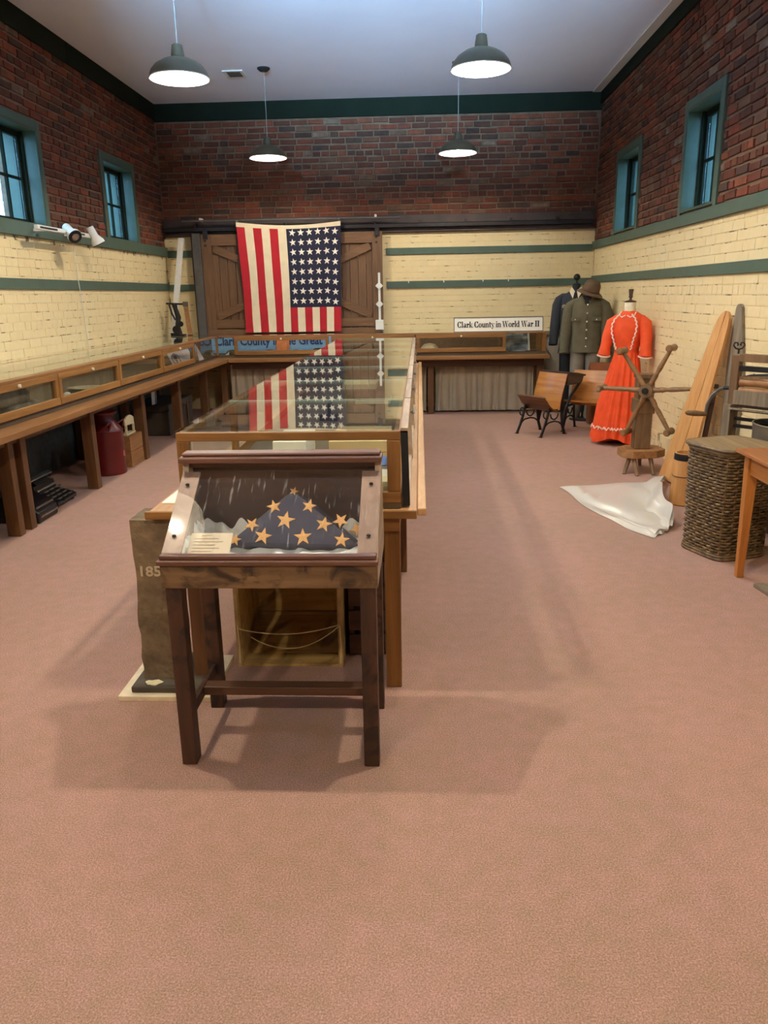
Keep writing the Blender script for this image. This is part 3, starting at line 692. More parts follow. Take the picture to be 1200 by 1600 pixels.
# ---------------------------------------------------------------- benches and display cases along the walls
ZT, ZB, ZG = 0.745, 0.785, 1.02     # bench top, case base top, case top
M_CASEIN = wood('case_back_x', (84,60,36), (112,82,50), 'y', 0.7); M_CASEFLOOR = plain('case_lining', (92,76,52), 0.9, var=0.1)
bl = thing('display_bench', 'long brown wooden bench along the left wall under the display case', 'bench', (-2.85, 6.5, 0))
MB().prism([(XL+0.01,2.6,ZT-0.045),(-2.40,2.6,ZT-0.045),(-2.40,9.69,ZT-0.045),(-2.40,10.56,ZT-0.045),(XL+0.01,10.56,ZT-0.045)], (0,0,0.045)).build('top_board', M_BENCH, bl, bevel=0.005)
MB().box(-2.68, 2.6, 0.60, -2.645, 9.9, ZT-0.046).build('apron', M_WALNUT, bl)
for y, w in ((3.6, 0.09), (4.73, 0.065), (4.885, 0.07), (6.01, 0.075), (7.18, 0.09), (8.33, 0.085), (9.45, 0.085)):
    MB().box(-2.715, y, 0, -2.625, y+w, ZT-0.046).build('leg', M_WALNUT, bl, bevel=0.004)
    if y > 4.8: MB().box(XL+0.05, y, 0, XL+0.13, y+w, ZT-0.046).build('leg', M_WALNUT, bl, bevel=0.004)
bb = thing('display_bench', 'brown wooden bench with curtained front along the far wall', 'bench', (-0.4, 10.2, 0))
MB().box(-2.395, 9.70, ZT-0.045, 1.60, YB-0.035, ZT).build('top_board', M_BENCHX, bb, bevel=0.005)
MB().box(-2.395, 9.90, 0.60, 1.56, 9.93, ZT-0.046).build('apron', M_DARKWX, bb)
for x in (-2.56, 0.105, 1.48): MB().box(x, 9.925, 0, x+0.075, 10.0, ZT-0.046).build('leg', M_WALNUT, bb, bevel=0.004)
M_CURTAIN = plain('taupe_curtain', (162,148,126), 0.9, var=0.06, scale=5)
def curtain(x0, x1, label, seed):
    rr = random.Random(seed); ph = [rr.uniform(0, 6) for _ in range(4)]
    def fn(u, v):
        x = lerp(x0, x1, u); a = x*66+1.4*math.sin(x*7+ph[0])+1.1*math.sin(x*17+ph[3])
        y = 10.035+0.017*math.sin(a+ph[1]+0.9*v*math.sin(x*9))*(0.6+0.4*v)+0.008*math.sin(a*0.47+ph[2]+1.2*v)
        return (x+0.008*math.sin(a*0.5+3*v), y, lerp(0.655, 0.025, v))
    t = thing('curtain', label, 'curtain', ((x0+x1)/2, 10.03, 0.02), 'taupe curtains under the far bench')
    MB().sheet(fn, int((x1-x0)*190), 10, (0,0.003,0)).build('cloth', M_CURTAIN, t, True)
    MB().cyl((x0, 10.03, 0.66), (x1, 10.03, 0.66), 0.008, n=8).build('rod', M_IRON, t)
curtain(-2.46, -0.93, 'gathered taupe curtain under the far bench, left of the centre table', 3)
curtain(0.20, 1.46, 'gathered taupe curtain under the far bench, right of the centre table', 4)
curtain(-0.90, 0.09, 'gathered taupe curtain under the far bench, behind the centre table', 5)

def slot_door(parent, along, a, b, z0, z1, face, o, knob_a=None):
    """door frame in plane; along 'y' (left case, faces +x) or 'x' (far case, faces -y)"""
    fw = 0.042; th = 0.022
    def bx(a0, a1, z0_, z1_, d0, d1):
        return (face+o*d0, a0, z0_, face+o*d1, a1, z1_) if along == 'y' else (a0, face+o*d0, z0_, a1, face+o*d1, z1_)
    ma, mz = (M_OAKY if along == 'y' else M_OAKX), M_OAKZ
    dr = MB().box(*bx(a, b, z0, z0+fw+0.008, 0, th)).build('door', ma, parent, bevel=0.003)
    MB().box(*bx(a, b, z1-fw, z1, 0, th)).build('rail', ma, dr, bevel=0.003)
    MB().box(*bx(a, a+fw, z0+fw+0.008, z1-fw, 0, th)).build('stile', mz, dr, bevel=0.003)
    MB().box(*bx(b-fw, b, z0+fw+0.008, z1-fw, 0, th)).build('stile', mz, dr, bevel=0.003)
    MB().box(*bx(a+fw, b-fw, z0+fw+0.008, z1-fw, 0.008, 0.012)).build('pane', M_GLASS, dr)
    k = (a+b)/2 if knob_a is None else knob_a
    c = Vector(bx(k, k, z1-fw/2, z1-fw/2, th, th)[:3]); c2 = c + (Vector((o,0,0)) if along == 'y' else Vector((0,o,0)))*0.02
    MB().tube([c, (c+c2)/2, c2], [0.006, 0.013, 0.011], 10).build('knob', M_BRASS, dr, True)
    return dr
cl = thing('display_case', 'long low glass topped oak display case along the left wall', 'display case', (-2.9, 6.5, ZT))
fx = -2.55
MB().box(XL+0.01, 2.6, ZT, fx, 9.835, ZT+0.02).build('floor_board', M_CASEFLOOR, cl)
MB().box(fx-0.02, 2.6, ZT+0.0205, fx, 9.835, ZB-0.003).build('base_rail', M_DARKW, cl)
MB().box(XL+0.01, 2.6, ZT+0.021, XL+0.035, 9.835, ZG-0.02).build('back_board', M_CASEIN, cl)
MB().box(fx-0.06, 2.6, ZG-0.018, fx+0.012, 9.835, ZG).build('top_strip', M_BENCH, cl, bevel=0.003)
DL = [3.08, 4.21, 5.345, 6.48, 7.615, 8.74]
for k in range(len(DL)-1):
    slot_door(cl, 'y', DL[k]+0.006, DL[k+1]-0.006, ZB, ZG-0.019, fx, 1)
    MB().box(fx-0.03, DL[k]-0.02, ZB, fx-0.001, DL[k]+0.02, ZG-0.019).build('post', M_OAKZ, cl)
MB().box(fx-0.03, 8.725, ZB, fx+0.012, 8.775, ZG-0.019).build('post', M_OAKZ, cl)
MB().box(fx-0.006, 8.776, ZB, fx-0.002, 9.80, ZG-0.019).build('pane', M_GLASS, cl)
MB().box(fx-0.01, 9.80, ZB, fx+0.012, 9.835, ZG-0.019).build('post', M_OAKZ, cl)
for k, (a, b) in enumerate(((2.6, 4.2), (4.204, 5.37), (5.374, 7.0), (7.004, 8.6), (8.604, 9.835))):
    MB().box(XL+0.036, a, ZG-0.006, fx-0.061, b-0.003, ZG).build('top_pane', M_GLASS, cl)
    MB().box(XL+0.036, b-0.0028, ZG-0.005, fx-0.061, b+0.0008, ZG-0.001).build('seam', M_GLASS_EDGE, cl)
cb = thing('display_case', 'low glass topped oak display case along the far wall under the flag', 'display case', (-0.5, 10.2, ZT))
fyc = 9.85; cx0, cx1 = XL+0.035, 1.57
MB().box(cx0, fyc, ZT, cx1, YB-0.035, ZT+0.02).build('floor_board', M_CASEFLOOR, cb)
MB().box(-2.53, fyc, ZT+0.0205, cx1, fyc+0.02, ZB-0.003).build('base_rail', M_DARKWX, cb)
MB().box(cx0, YB-0.07, ZT+0.021, cx1, YB-0.04, ZG-0.02).build('back_board', M_CASEIN, cb)
MB().box(-2.535, fyc-0.012, ZG-0.018, cx1, fyc+0.06, ZG).build('top_strip', M_BENCHX, cb, bevel=0.003)
MB().box(cx1-0.025, fyc+0.012, ZT+0.021, cx1, YB-0.071, ZG-0.019).build('end_board', M_OAKY, cb)
for a, b in ((-2.335, -1.135), (-1.105, -0.065), (-0.04, 1.075)): slot_door(cb, 'x', a, b, ZB, ZG-0.019, fyc, -1)
MB().box(-2.53, fyc+0.004, ZB, -2.338, fyc+0.008, ZG-0.019).build('pane', M_GLASS, cb)
MB().box(1.085, fyc+0.004, ZB, cx1-0.05, fyc+0.008, ZG-0.019).build('pane', M_GLASS, cb)
MB().box(cx1-0.05, fyc-0.004, ZB, cx1, fyc+0.012, ZG-0.019).build('post', M_OAKZ, cb)
for a, b in ((cx0, -1.2), (-1.197, 0.0), (0.003, cx1)): MB().box(a, fyc+0.061, ZG-0.006, b, YB-0.036, ZG).build('top_pane', M_GLASS, cb)

# contents of the far case
M_SIGNBLUE = plain('sign_pale_blue', (126,172,214), 0.7, var=0.04)
t = thing('banner_sign', 'pale blue sign with navy lettering propped inside the far case', 'sign', (-1.9, 10.30, 0.766))
MB().box(-2.74, 10.295, 0.775, -1.10, 10.31, 0.985).build('board', M_SIGNBLUE, t)
bfont('Clark County in the Great', 0.16, 1.42, M_BLUEINK, t, (-2.69, 10.292, 0.878), bold=0.004)
M_BROWNL = plain('brown_leather', (96,62,38), 0.5, var=0.2); M_OLIVED = plain('drab_canvas', (84,72,48), 0.9, var=0.15)
M_ORANGE = plain('orange_card', (206,116,64), 0.8)
def cap_hat(x, y, label, mat, s=1.0):
    t = thing('military_cap', label, 'cap', (x, y, ZT+0.02))
    MB().lathe([(0.075*s,0.002),(0.078*s,0.03*s),(0.07*s,0.055*s),(0.045*s,0.075*s),(0.006,0.08*s)], (x,y,ZT+0.02), 18, 1.25, 0.9).build('crown', mat, t, True)
    MB().lathe([(0.125*s,0.0015),(0.122*s,0.008*s),(0.074*s,0.015*s)], (x,y,ZT+0.02), 18, 1.25, 0.9).build('brim', mat, t, True)
cap_hat(-2.41, 10.05, 'dull green cap with dark crown at the left end of the far case', M_OLIVED, 0.9)
cap_hat(-1.93, 10.12, 'flat brown cap in front of the pale blue sign, left of the orange card', M_BROWNL, 0.8)
cap_hat(-1.30, 10.10, 'wide dark brown cap near the right end of the pale blue sign', M_BLACKM, 0.95)
cap_hat(-1.60, 10.14, 'small drab cap right of the orange card in the far case', M_OLIVED, 0.7)
t = thing('orange_card', 'orange card leaning against the pale blue sign', 'card', (-1.79, 10.24, ZT+0.02))
MB().bar((-1.79, 10.22, ZT+0.0215), (-1.79, 10.285, ZT+0.20), 0.17, 0.004, (0,1,0)).build('sheet', M_ORANGE, t)
MB().box(-1.87, 10.205, ZT+0.0205, -1.71, 10.218, ZT+0.035).build('foot', M_ORANGE, t)
t = thing('paper_tent', 'tiny cream paper tent at the far case corner', 'card', (-2.46, 9.96, ZT+0.02))
MB().prism([(-2.50,9.95,ZT+0.021),(-2.44,9.95,ZT+0.021),(-2.435,9.95,ZT+0.075)], (0,0.004,0)).build('front', M_PAPER, t)
MB().prism([(-2.50,9.98,ZT+0.021),(-2.44,9.98,ZT+0.021),(-2.435,9.956,ZT+0.075)], (0,0.003,0)).build('back', M_PAPER, t)
t = thing('steel_helmet', 'pale domed helmet at the left end of the right hand far case', 'helmet', (0.15, 10.1, ZT+0.02))
MB().lathe([(0.155,0.002),(0.15,0.012),(0.12,0.03),(0.105,0.07),(0.07,0.105),(0.008,0.118)], (0.13,10.1,ZT+0.02), 24, 1.0, 1.1).build('shell', plain('helmet_paint', (168,150,118), 0.5), t, True)
MB().tube([(0.13+0.154*math.cos(a*PI/12), 10.1+0.17*math.sin(a*PI/12), ZT+0.024) for a in range(24)], 0.004, 6, True).build('rim', M_BROWNL, t, True)
t = thing('framed_photograph', 'black and white photograph in pale frame inside the far case', 'photograph', (1.25, 10.1, ZT+0.02))
def tilt(x, h): return (x, 10.05+0.25*h, ZT+0.021+h)
def photo_mat():
    mt, nt, p = newmat('photo_print'); L = nt.links; tc = nd(nt, 'ShaderNodeTexCoord'); nz = nd(nt, 'ShaderNodeTexNoise'); nz.inputs['Scale'].default_value = 7
    mp = nd(nt, 'ShaderNodeMapping'); mp.inputs['Scale'].default_value = (1, 1, 2.2); L.new(tc.outputs['Object'], mp.inputs[0]); L.new(mp.outputs[0], nz.inputs[0])
    r = ramp(nt, [(0.35, lin((84,90,96))), (0.5, lin((150,160,168))), (0.65, lin((214,222,228)))]); L.new(nz.outputs['Fac'], r.inputs[0]); L.new(r.outputs[0], p.inputs['Base Color']); return mt
M_PHOTO = photo_mat()
MB().add([tilt(1.09,0),tilt(1.385,0),tilt(1.375,0.235),tilt(1.09,0.235)], [(0,1,2,3)]).prism([tilt(1.09,0),tilt(1.385,0),tilt(1.375,0.235),tilt(1.09,0.235)], (0,0.006,0)).build('print', M_PHOTO, t)
MB().bar(Vector(tilt(1.39,0))+Vector((0,-0.006,0.004)), Vector(tilt(1.38,0.235))+Vector((0,-0.006,0.004)), 0.022, 0.014, (0,1,0)).build('frame_side', M_WHITE, t)
t = thing('pocket_case', 'flat dark pocket case lying before the far photograph', 'case', (1.40, 9.98, ZT+0.02))
MB().box(1.33, 9.93, ZT+0.0205, 1.47, 9.97, ZT+0.038).build('body', M_BLACKM, t, bevel=0.004); MB().box(1.34, 9.926, ZT+0.026, 1.46, 9.93, ZT+0.03).build('band', M_STEEL, t)
# white sign on the far case
t = thing('sign_board', 'white sign board about the second world war standing on the far case', 'sign', (0.97, 9.95, ZG))
MB().bar((0.985, 9.93, ZG+0.0015), (0.985, 9.965, ZG+0.172), 1.10, 0.012, (0,1,0)).build('board', M_PAPER, t, bevel=0.002)
for a, b in (((0.43,0),(1.54,0)), ((0.43,0.17),(1.54,0.17)), ((0.435,0),(0.435,0.17)), ((1.535,0),(1.535,0.17))):
    MB().bar((a[0], 9.922+0.2*a[1], ZG+0.004+a[1]), (b[0], 9.922+0.2*b[1], ZG+0.004+b[1]), 0.008, 0.006, (0,1,0)).build('edge', M_STEEL, t)
o = sign_text('Clark County in World War II', 0, 0, 0.072, 1.02, 0, M_INK, t)
me = o.data; me.transform(Matrix.Translation(BASE[t.name])); me.transform(Matrix.Rotation(-math.atan2(0.035, 0.17), 4, 'X')); me.transform(Matrix.Translation(Vector((0.475, 9.9335, ZG+0.055))-BASE[t.name]))

# contents of the left case
M_STONE = plain('grey_stone', (122,108,88), 0.9, var=0.25, scale=12, bump=0.5, bscale=60)
def rock(name, label, x0, y0, z0, x1, y1, z1, mat, cat='stone', seed=1):
    rr = random.Random(seed); t = thing(name, label, cat, ((x0+x1)/2, (y0+y1)/2, z0)); rings = []
    for k in range(7):
        f = k/6; q = 1-0.16*abs(2*f-1)**3
        rg = []
        for i in range(20):
            a = 2*PI*i/20; cc, ss = math.cos(a), math.sin(a); e = 0.35
            px = math.copysign(abs(cc)**e, cc); py = math.copysign(abs(ss)**e, ss)
            j = 1+rr.uniform(-.025,.025)
            rg.append(((x0+x1)/2+(x1-x0)/2*px*q*j, (y0+y1)/2+(y1-y0)/2*py*q*j, lerp(z0, z1, f)))
        rings.append(rg)
    MB().loft(rings).build('body', mat, t, True); return t
zc = ZT+0.021
rock('carved_stone', 'grey rounded stone block in the left case, resting on the lower stone', -2.80, 4.72, zc+0.075, -2.62, 5.14, zc+0.165, M_STONE, seed=4)
rock('carved_stone', 'flat grey stone slab in the left case under the rounded block', -2.78, 4.86, zc, -2.60, 5.24, zc+0.074, M_STONE, seed=5)
t = thing('silver_plate', 'shallow silver plate lying in the left case', 'plate', (-2.78, 6.36, zc))
MB().lathe([(0.06,0.001),(0.07,0.004),(0.15,0.022),(0.152,0.026),(0.068,0.009),(0.0005,0.008)], (-2.78,6.36,zc), 28, cap=False).build('dish', M_CHROME, t, True)
t = thing('seashell', 'small white shell beside the silver plate', 'shell', (-2.66, 5.73, zc))
MB().sphere((-2.66,5.73,zc+0.032), 0.03, 14, 8, 1.0, 1.5, 1.0).build('body', M_PAPER, t, True)
t = thing('photo_card', 'white photo card with a bicycle picture in the left case', 'card', (-2.66, 8.68, zc))
MB().bar((-2.63, 8.68, zc+0.003), (-2.72, 8.68, zc+0.19), 0.78, 0.004, (1,0,0.4)).build('card', plain('glossy_card', (214,204,204), 0.5), t)
tb = lambda y, h: Vector((-2.63-0.09*h/0.187+0.006, y, zc+0.003+h))
for cy_ in (8.40, 8.53): MB().tube([tb(cy_+0.055*math.cos(a*PI/8), 0.075+0.05*math.sin(a*PI/8)) for a in range(16)], 0.005, 5, True).build('wheel_print', M_STEEL, t)
MB().tube([tb(8.40,0.075), tb(8.45,0.125), tb(8.53,0.075), tb(8.49,0.14), tb(8.43,0.13)], 0.005, 5).build('frame_print', M_STEEL, t)
t = thing('tent_card', 'tall white folded tent card at the far end of the left case', 'card', (-2.62, 9.25, zc))
MB().prism([(-2.60,9.14,zc+0.001),(-2.60,9.36,zc+0.001),(-2.64,9.17,zc+0.20)], (0.004,0,0)).build('front', plain('pinkish_card', (214,198,196), 0.7), t)
MB().prism([(-2.68,9.14,zc+0.001),(-2.68,9.36,zc+0.001),(-2.644,9.17,zc+0.20)], (0.004,0,0)).build('back', M_PAPER, t)

# ---------------------------------------------------------------- centre table and its glass case
CX0, CX1, CY0, CY1 = -0.88, -0.07, 2.71, 8.57
ct = thing('long_table', 'long oak table with side ledges down the middle of the room', 'table', (-0.48, 5.7, 0))
MB().box(-1.0, 2.69, 0.722, -0.012, 8.85, 0.742).build('top_board', M_OAKL, ct, bevel=0.003)
MB().box(-0.010, 2.685, 0.724, 0.022, 8.85, 0.752).build('edge_lip', M_OAKL, ct, bevel=0.004)
MB().box(-1.01, 2.672, 0.715, -0.012, 2.689, 0.746).build('front_lip', M_OAKX, ct, bevel=0.003)
MB().box(-0.90, 2.715, 0.655, -0.075, 2.74, 0.720).build('apron', M_OAKX, ct, bevel=0.003)
MB().box(-0.10, 2.741, 0.655, -0.075, 8.8, 0.720).build('apron', M_OAKY, ct)
MB().box(-0.90, 2.741, 0.655, -0.875, 8.8, 0.720).build('apron', M_OAKY, ct)
for k, y in enumerate((2.705, 4.05, 5.55, 7.05, 8.55)):
    MB().box(-0.135, y+(0.04 if k == 0 else 0), 0, -0.075, y+0.10, 0.652).build('leg', M_OAKZ if k == 0 else M_WALNUT, ct, bevel=0.004)
    MB().box(-0.90, y+(0.04 if k == 0 else 0), 0, -0.84, y+0.10, 0.652).build('leg', M_WALNUT, ct, bevel=0.004)
cc = thing('glass_case', 'long oak framed glass case on the centre table reflecting the flag', 'display case', (-0.48, 5.6, 0.745))
zb, zt = 0.745, 1.034
MB().box(CX0, CY0, zb, CX1, CY1, zb+0.02).build('floor_board', M_CASEFLOOR, cc)
MB().box(CX0, CY0, zb+0.0205, CX1, CY0+0.022, zb+0.062).build('base_rail', M_OAKX, cc, bevel=0.003)
MB().box(CX0, CY0, zt-0.036, CX1, CY0+0.022, zt-0.004).build('top_rail', M_OAKX, cc, bevel=0.003)
for x in (CX0, CX1-0.048): MB().box(x, CY0, zb+0.0625, x+0.048, CY0+0.022, zt-0.0365).build('post', M_OAKZ, cc, bevel=0.003)
MB().box(CX0+0.049, CY0+0.008, zb+0.063, CX1-0.049, CY0+0.012, zt-0.037).build('pane', M_GLASS, cc)
MB().box(CX0, CY0+0.0225, zb+0.0205, CX0+0.022, CY1, zb+0.062).build('base_rail', M_OAKY, cc)
MB().box(CX0, CY0+0.0225, zt-0.026, CX0+0.022, CY1, zt-0.008).build('top_rail', M_OAKY, cc)
MB().box(CX1-0.022, CY0+0.0225, zb+0.0205, CX1, CY1, zb+0.062).build('base_rail', M_OAKY, cc)
MB().box(CX1-0.022, CY0+0.0225, zt-0.026, CX1, CY1, zt-0.008).build('top_rail', M_OAKY, cc)
MB().box(CX0+0.0225, CY1-0.022, zb+0.0205, CX1-0.0225, CY1, zt-0.008).build('end_board', M_OAKX, cc)
SE = [2.715+0.8365*k for k in range(8)]
for k in range(7):
    a, b = SE[k], SE[k+1]
    MB().box(CX0-0.003, a, zt-0.0035, CX1-0.004, b-0.003, zt+0.002).build('top_pane', M_GLASS, cc)
    MB().box(CX0-0.003, b-0.0028, zt-0.003, CX1-0.004, b-0.0002, zt+0.0015).build('seam', M_GLASS_EDGE, cc)
    MB().box(CX0+0.009, a+0.03, zb+0.0625, CX0+0.013, b-0.03, zt-0.0265).build('side_pane', M_GLASS, cc)
    MB().box(CX0, b-0.03, zb+0.0625, CX0+0.022, b+0.03 if k < 6 else b-0.023, zt-0.0265).build('mullion', M_OAKZ, cc)
    # doors on the right hand side, standing just off the frame
    d0, d1 = a+0.012, b-0.012; xo = CX1+0.008; lean = 0.012+0.004*(k % 3)
    fr = MB().bar((xo+lean, d0+0.011, zb+0.006), (xo+0.006, d0+0.011, zt-0.006), 0.026, 0.022, (0,1,0)).build('side_door', M_BLACKM if k == 0 else M_GREYOAK, cc)
    MB().bar((xo+lean, d1-0.011, zb+0.006), (xo+0.006, d1-0.011, zt-0.006), 0.026, 0.022, (0,1,0)).build('stile', M_GREYOAK, fr)
    MB().bar((xo+lean, d0+0.023, zb+0.02), (xo+lean, d1-0.023, zb+0.02), 0.024, 0.03, (0,0,1)).build('rail', M_GREYOAK, fr)
    MB().bar((xo+0.007, d0, zt-0.004), (xo+0.007, d1, zt-0.004), 0.026, 0.016, (0,0,1)).build('rail', M_GREYOAK, fr)
    MB().box(xo+0.008, d0+0.03, zb+0.036, xo+0.011, d1-0.03, zt-0.02).build('pane', M_GLASS, fr)
    MB().tube([(xo+0.022, (a+b)/2+0.2, zt-0.03), (xo+0.034, (a+b)/2+0.2, zt-0.03), (xo+0.040, (a+b)/2+0.2, zt-0.03)], [0.004, 0.009, 0.006], 10).build('knob', M_CHROME, fr, True)
# inside the centre case
zi = zb+0.021
M_TANBOX = plain('tan_box', (204,176,126), 0.8, var=0.05); M_BLUEBK = plain('blue_cloth_cover', (52,84,140), 0.7)
def book(name, label, x0, y0, x1, y1, h, mat, z=None, rot=0.0):
    z = zi if z is None else z; t = thing(name, label, 'book', ((x0+x1)/2, (y0+y1)/2, z))
    MB().box(x0, y0, z, x1, y1, z+0.004).build('back_cover', mat, t); MB().box(x0+0.004, y0+0.003, z+0.0045, x1-0.003, y1-0.003, z+h-0.0045).build('pages', M_PAPER, t)
    MB().box(x0, y0, z+h-0.004, x1, y1, z+h).build('front_cover', mat, t); MB().box(x0-0.001, y0, z, x0+0.003, y1, z+h).build('spine', mat, t); return t
def carton(label, x0, y0, x1, y1, h, mat, z=None):
    z = zi if z is None else z; t = thing('card_box', label, 'box', ((x0+x1)/2, (y0+y1)/2, z))
    MB().box(x0, y0, z, x1, y1, z+h*0.7).build('tray', mat, t); MB().box(x0-0.003, y0-0.003, z+h*0.55, x1+0.003, y1+0.003, z+h).build('lid', mat, t, bevel=0.002); return t
carton('flat tan card box near the front of the centre case, right of middle', -0.40, 3.35, -0.14, 3.75, 0.11, M_TANBOX)
carton('white card box inside the centre case, left of the tan box', -0.64, 3.30, -0.50, 3.62, 0.12, M_PAPER)
book('blue_book', 'blue covered book at the front right of the centre case', -0.24, 3.08, -0.125, 3.26, 0.06, M_BLUEBK)
t = thing('index_card', 'white index card lying before the blue book', 'card', (-0.17, 2.99, zi)); MB().bar((-0.17, 2.965, zi+0.001), (-0.17, 3.04, zi+0.05), 0.09, 0.003, (0,-1,0.5)).build('sheet', M_PAPER, t); MB().box(-0.21, 3.041, zi, -0.13, 3.045, zi+0.045).build('prop', M_PAPER, t)
carton('cream card box at the front right corner of the centre case', -0.22, 2.86, -0.125, 2.95, 0.045, M_CARD)
t = thing('photo_print', 'small grey photograph lying at the front of the centre case', 'photograph', (-0.17, 2.78, zi)); MB().box(-0.215, 2.75, zi, -0.125, 2.83, zi+0.002).build('print', M_PHOTO, t); MB().box(-0.22, 2.745, zi-0.0004, -0.12, 2.835, zi+0.0008).build('border', M_PAPER, t)
def dark_tool(label, x, y, s):
    t = thing('flat_iron', label, 'flat iron', (x, y, zi))
    MB().prism([(x-0.05*s,y-0.08*s,zi),(x+0.05*s,y-0.08*s,zi),(x+0.05*s,y+0.03*s,zi),(x,y+0.11*s,zi),(x-0.05*s,y+0.03*s,zi)], (0,0,0.035*s)).build('sole', M_IRON, t, bevel=0.004)
    MB().tube([(x,y-0.05*s,zi+0.035*s),(x,y-0.055*s,zi+0.09*s),(x,y,zi+0.105*s),(x,y+0.04*s,zi+0.085*s),(x,y+0.045*s,zi+0.035*s)], 0.009*s, 8).build('handle', M_IRON, t, True)
dark_tool('dark flat iron inside the centre case, between the white and tan boxes', -0.44, 3.10, 1.1)
dark_tool('dark flat iron further back inside the centre case', -0.55, 4.7, 1.1)
book('brown_book', 'brown covered ledger midway along the centre case', -0.45, 5.3, -0.20, 5.65, 0.05, M_BROWNL)
book('photo_album', 'cream covered album beyond the ledger in the centre case', -0.62, 6.2, -0.35, 6.5, 0.04, M_CARD)
t = thing('leaflet', 'cream leaflet on the left ledge of the centre table', 'leaflet', (-0.94, 2.95, 0.743)); MB().box(-0.985, 2.80, 0.7425, -0.90, 3.06, 0.745).build('sheet', M_PAPER, t); MB().box(-0.985, 2.80, 0.7452, -0.90, 2.925, 0.7465).build('fold', M_PAPER, t)

# ---------------------------------------------------------------- folded-flag desk
fd = thing('flag_desk', 'dark wooden desk with sloped clear lid holding the folded flag', 'display desk', (-0.465, 2.41, 0))
X0, X1, YF0, YB0 = -0.80, -0.13, 2.195, 2.64
for x0, x1, y0, y1 in ((-0.795,-0.745,2.21,2.265), (-0.187,-0.137,2.21,2.265), (-0.795,-0.745,2.575,2.63), (-0.187,-0.137,2.575,2.63)):
    MB().box(x0, y0, 0, x1, y1, 0.634).build('leg', M_DARKW, fd, bevel=0.004)
MB().box(-0.776, 2.266, 0.145, -0.764+0.002, 2.574, 0.185).build('side_stretcher', M_DARKW, fd); MB().box(-0.170, 2.266, 0.145, -0.156, 2.574, 0.185).build('side_stretcher', M_DARKW, fd)
MB().box(-0.763, 2.405, 0.150, -0.171, 2.455, 0.182).build('cross_stretcher', M_DARKWX, fd, bevel=0.003)
MB().box(X0, YF0, 0.634, X1, YF0+0.022, 0.712).build('front_board', M_APRON, fd, bevel=0.003)
MB().prism([(X0+0.022,YB0-0.02,0.634),(X0+0.022,YB0,0.634),(X0+0.022,2.562,0.985),(X0+0.022,2.542,0.985)], (X1-X0-0.044,0,0)).build('back_board', M_DARKWX, fd)
MB().box(X0+0.022, YF0+0.022, 0.655, X1-0.022, YB0-0.02, 0.668).build('bottom_board', M_DARKWX, fd)
sl = (0.934-0.741)/(2.507-2.219)
zsl = lambda y: 0.741+(y-2.219)*sl
for x0, x1 in ((X0, X0+0.02), (X1-0.02, X1)):
    MB().prism([(x0,YF0+0.023,0.634),(x0,YB0,0.634),(x0,2.562,0.985),(x0,2.53,0.985),(x0,2.50,zsl(2.50)-0.012),(x0,YF0+0.023,zsl(YF0+0.023)-0.012)], (x1-x0,0,0)).build('side_board', M_GREYOAK, fd)
MB().box(X0-0.006, YF0-0.014, 0.712, X1+0.004, YF0+0.022, 0.728).build('front_molding', M_MAUVEW, fd, bevel=0.004)
MB().box(X0+0.002, YF0-0.004, 0.7285, X1-0.004, YF0+0.022, 0.742).build('lower_molding', M_MAUVEW, fd, bevel=0.003)
MB().box(X0-0.006, 2.484, 0.965, X1+0.004, 2.568, 0.985).build('top_rail', M_MAUVEW, fd, bevel=0.005)
MB().box(X0+0.002, 2.500, 0.9855, X1-0.002, 2.560, 0.997).build('top_cap', M_MAUVEW, fd, bevel=0.005)
MB().box(X0+0.021, 2.52, 0.945, X1-0.021, 2.535, 0.9645).build('head_batten', M_DARKWX, fd)
for x0, x1 in ((X0+0.002, X0+0.062), (X1-0.062, X1-0.002)):
    MB().prism([(x0,YF0+0.024,zsl(YF0+0.024)-0.011),(x0,2.505,zsl(2.505)-0.011),(x0,2.505,zsl(2.505)),(x0,YF0+0.024,zsl(YF0+0.024))], (x1-x0,0,0)).build('stile', M_MAUVEY, fd)
px = MB().prism([(X0+0.004,YF0+0.024,zsl(YF0+0.024)+0.001),(X0+0.004,2.507,zsl(2.507)+0.001),(X0+0.004,2.507,zsl(2.507)+0.004),(X0+0.004,YF0+0.024,zsl(YF0+0.024)+0.004)], (X1-X0-0.008,0,0)).build('clear_lid', M_PLEXI, fd)
for x in (X0+0.03, X1-0.03):
    for y in (2.27, 2.45): MB().lathe([(0.007,0),(0.006,0.004),(0.002,0.006)], (x,y,zsl(y)+0.005), 10).build('screw', M_IRON, fd, True)
zf = 0.669
M_SATIN = plain('white_satin', (236,240,236), 0.45, var=0.03)
rr = random.Random(5)
t = thing('satin_lining', 'crumpled white satin cloth lining the flag desk', 'cloth', (-0.465, 2.4, zf))
def satin(u, v):
    x = lerp(X0+0.026, X1-0.026, u); y = lerp(YF0+0.026, YB0-0.075, v)
    e = max(abs(2*u-1)**6, (2*v-1)**6 if v > 0.5 else abs(2*v-1)**8*0.25)
    zz = zf+0.004+0.028*e+0.010*(1+math.sin(31*u+9*math.sin(7*v)))*(0.4+e)+0.008*(1+math.sin(47*u*(1+0.3*v)-13*v))*(0.4+e)+0.006*(1+math.sin(23*v+5*math.sin(11*u)))
    return (x, y, min(zz, zsl(y)-0.016))
MB().sheet(satin, 70, 34, (0,0,-0.0015)).build('cloth', M_SATIN, t, True)
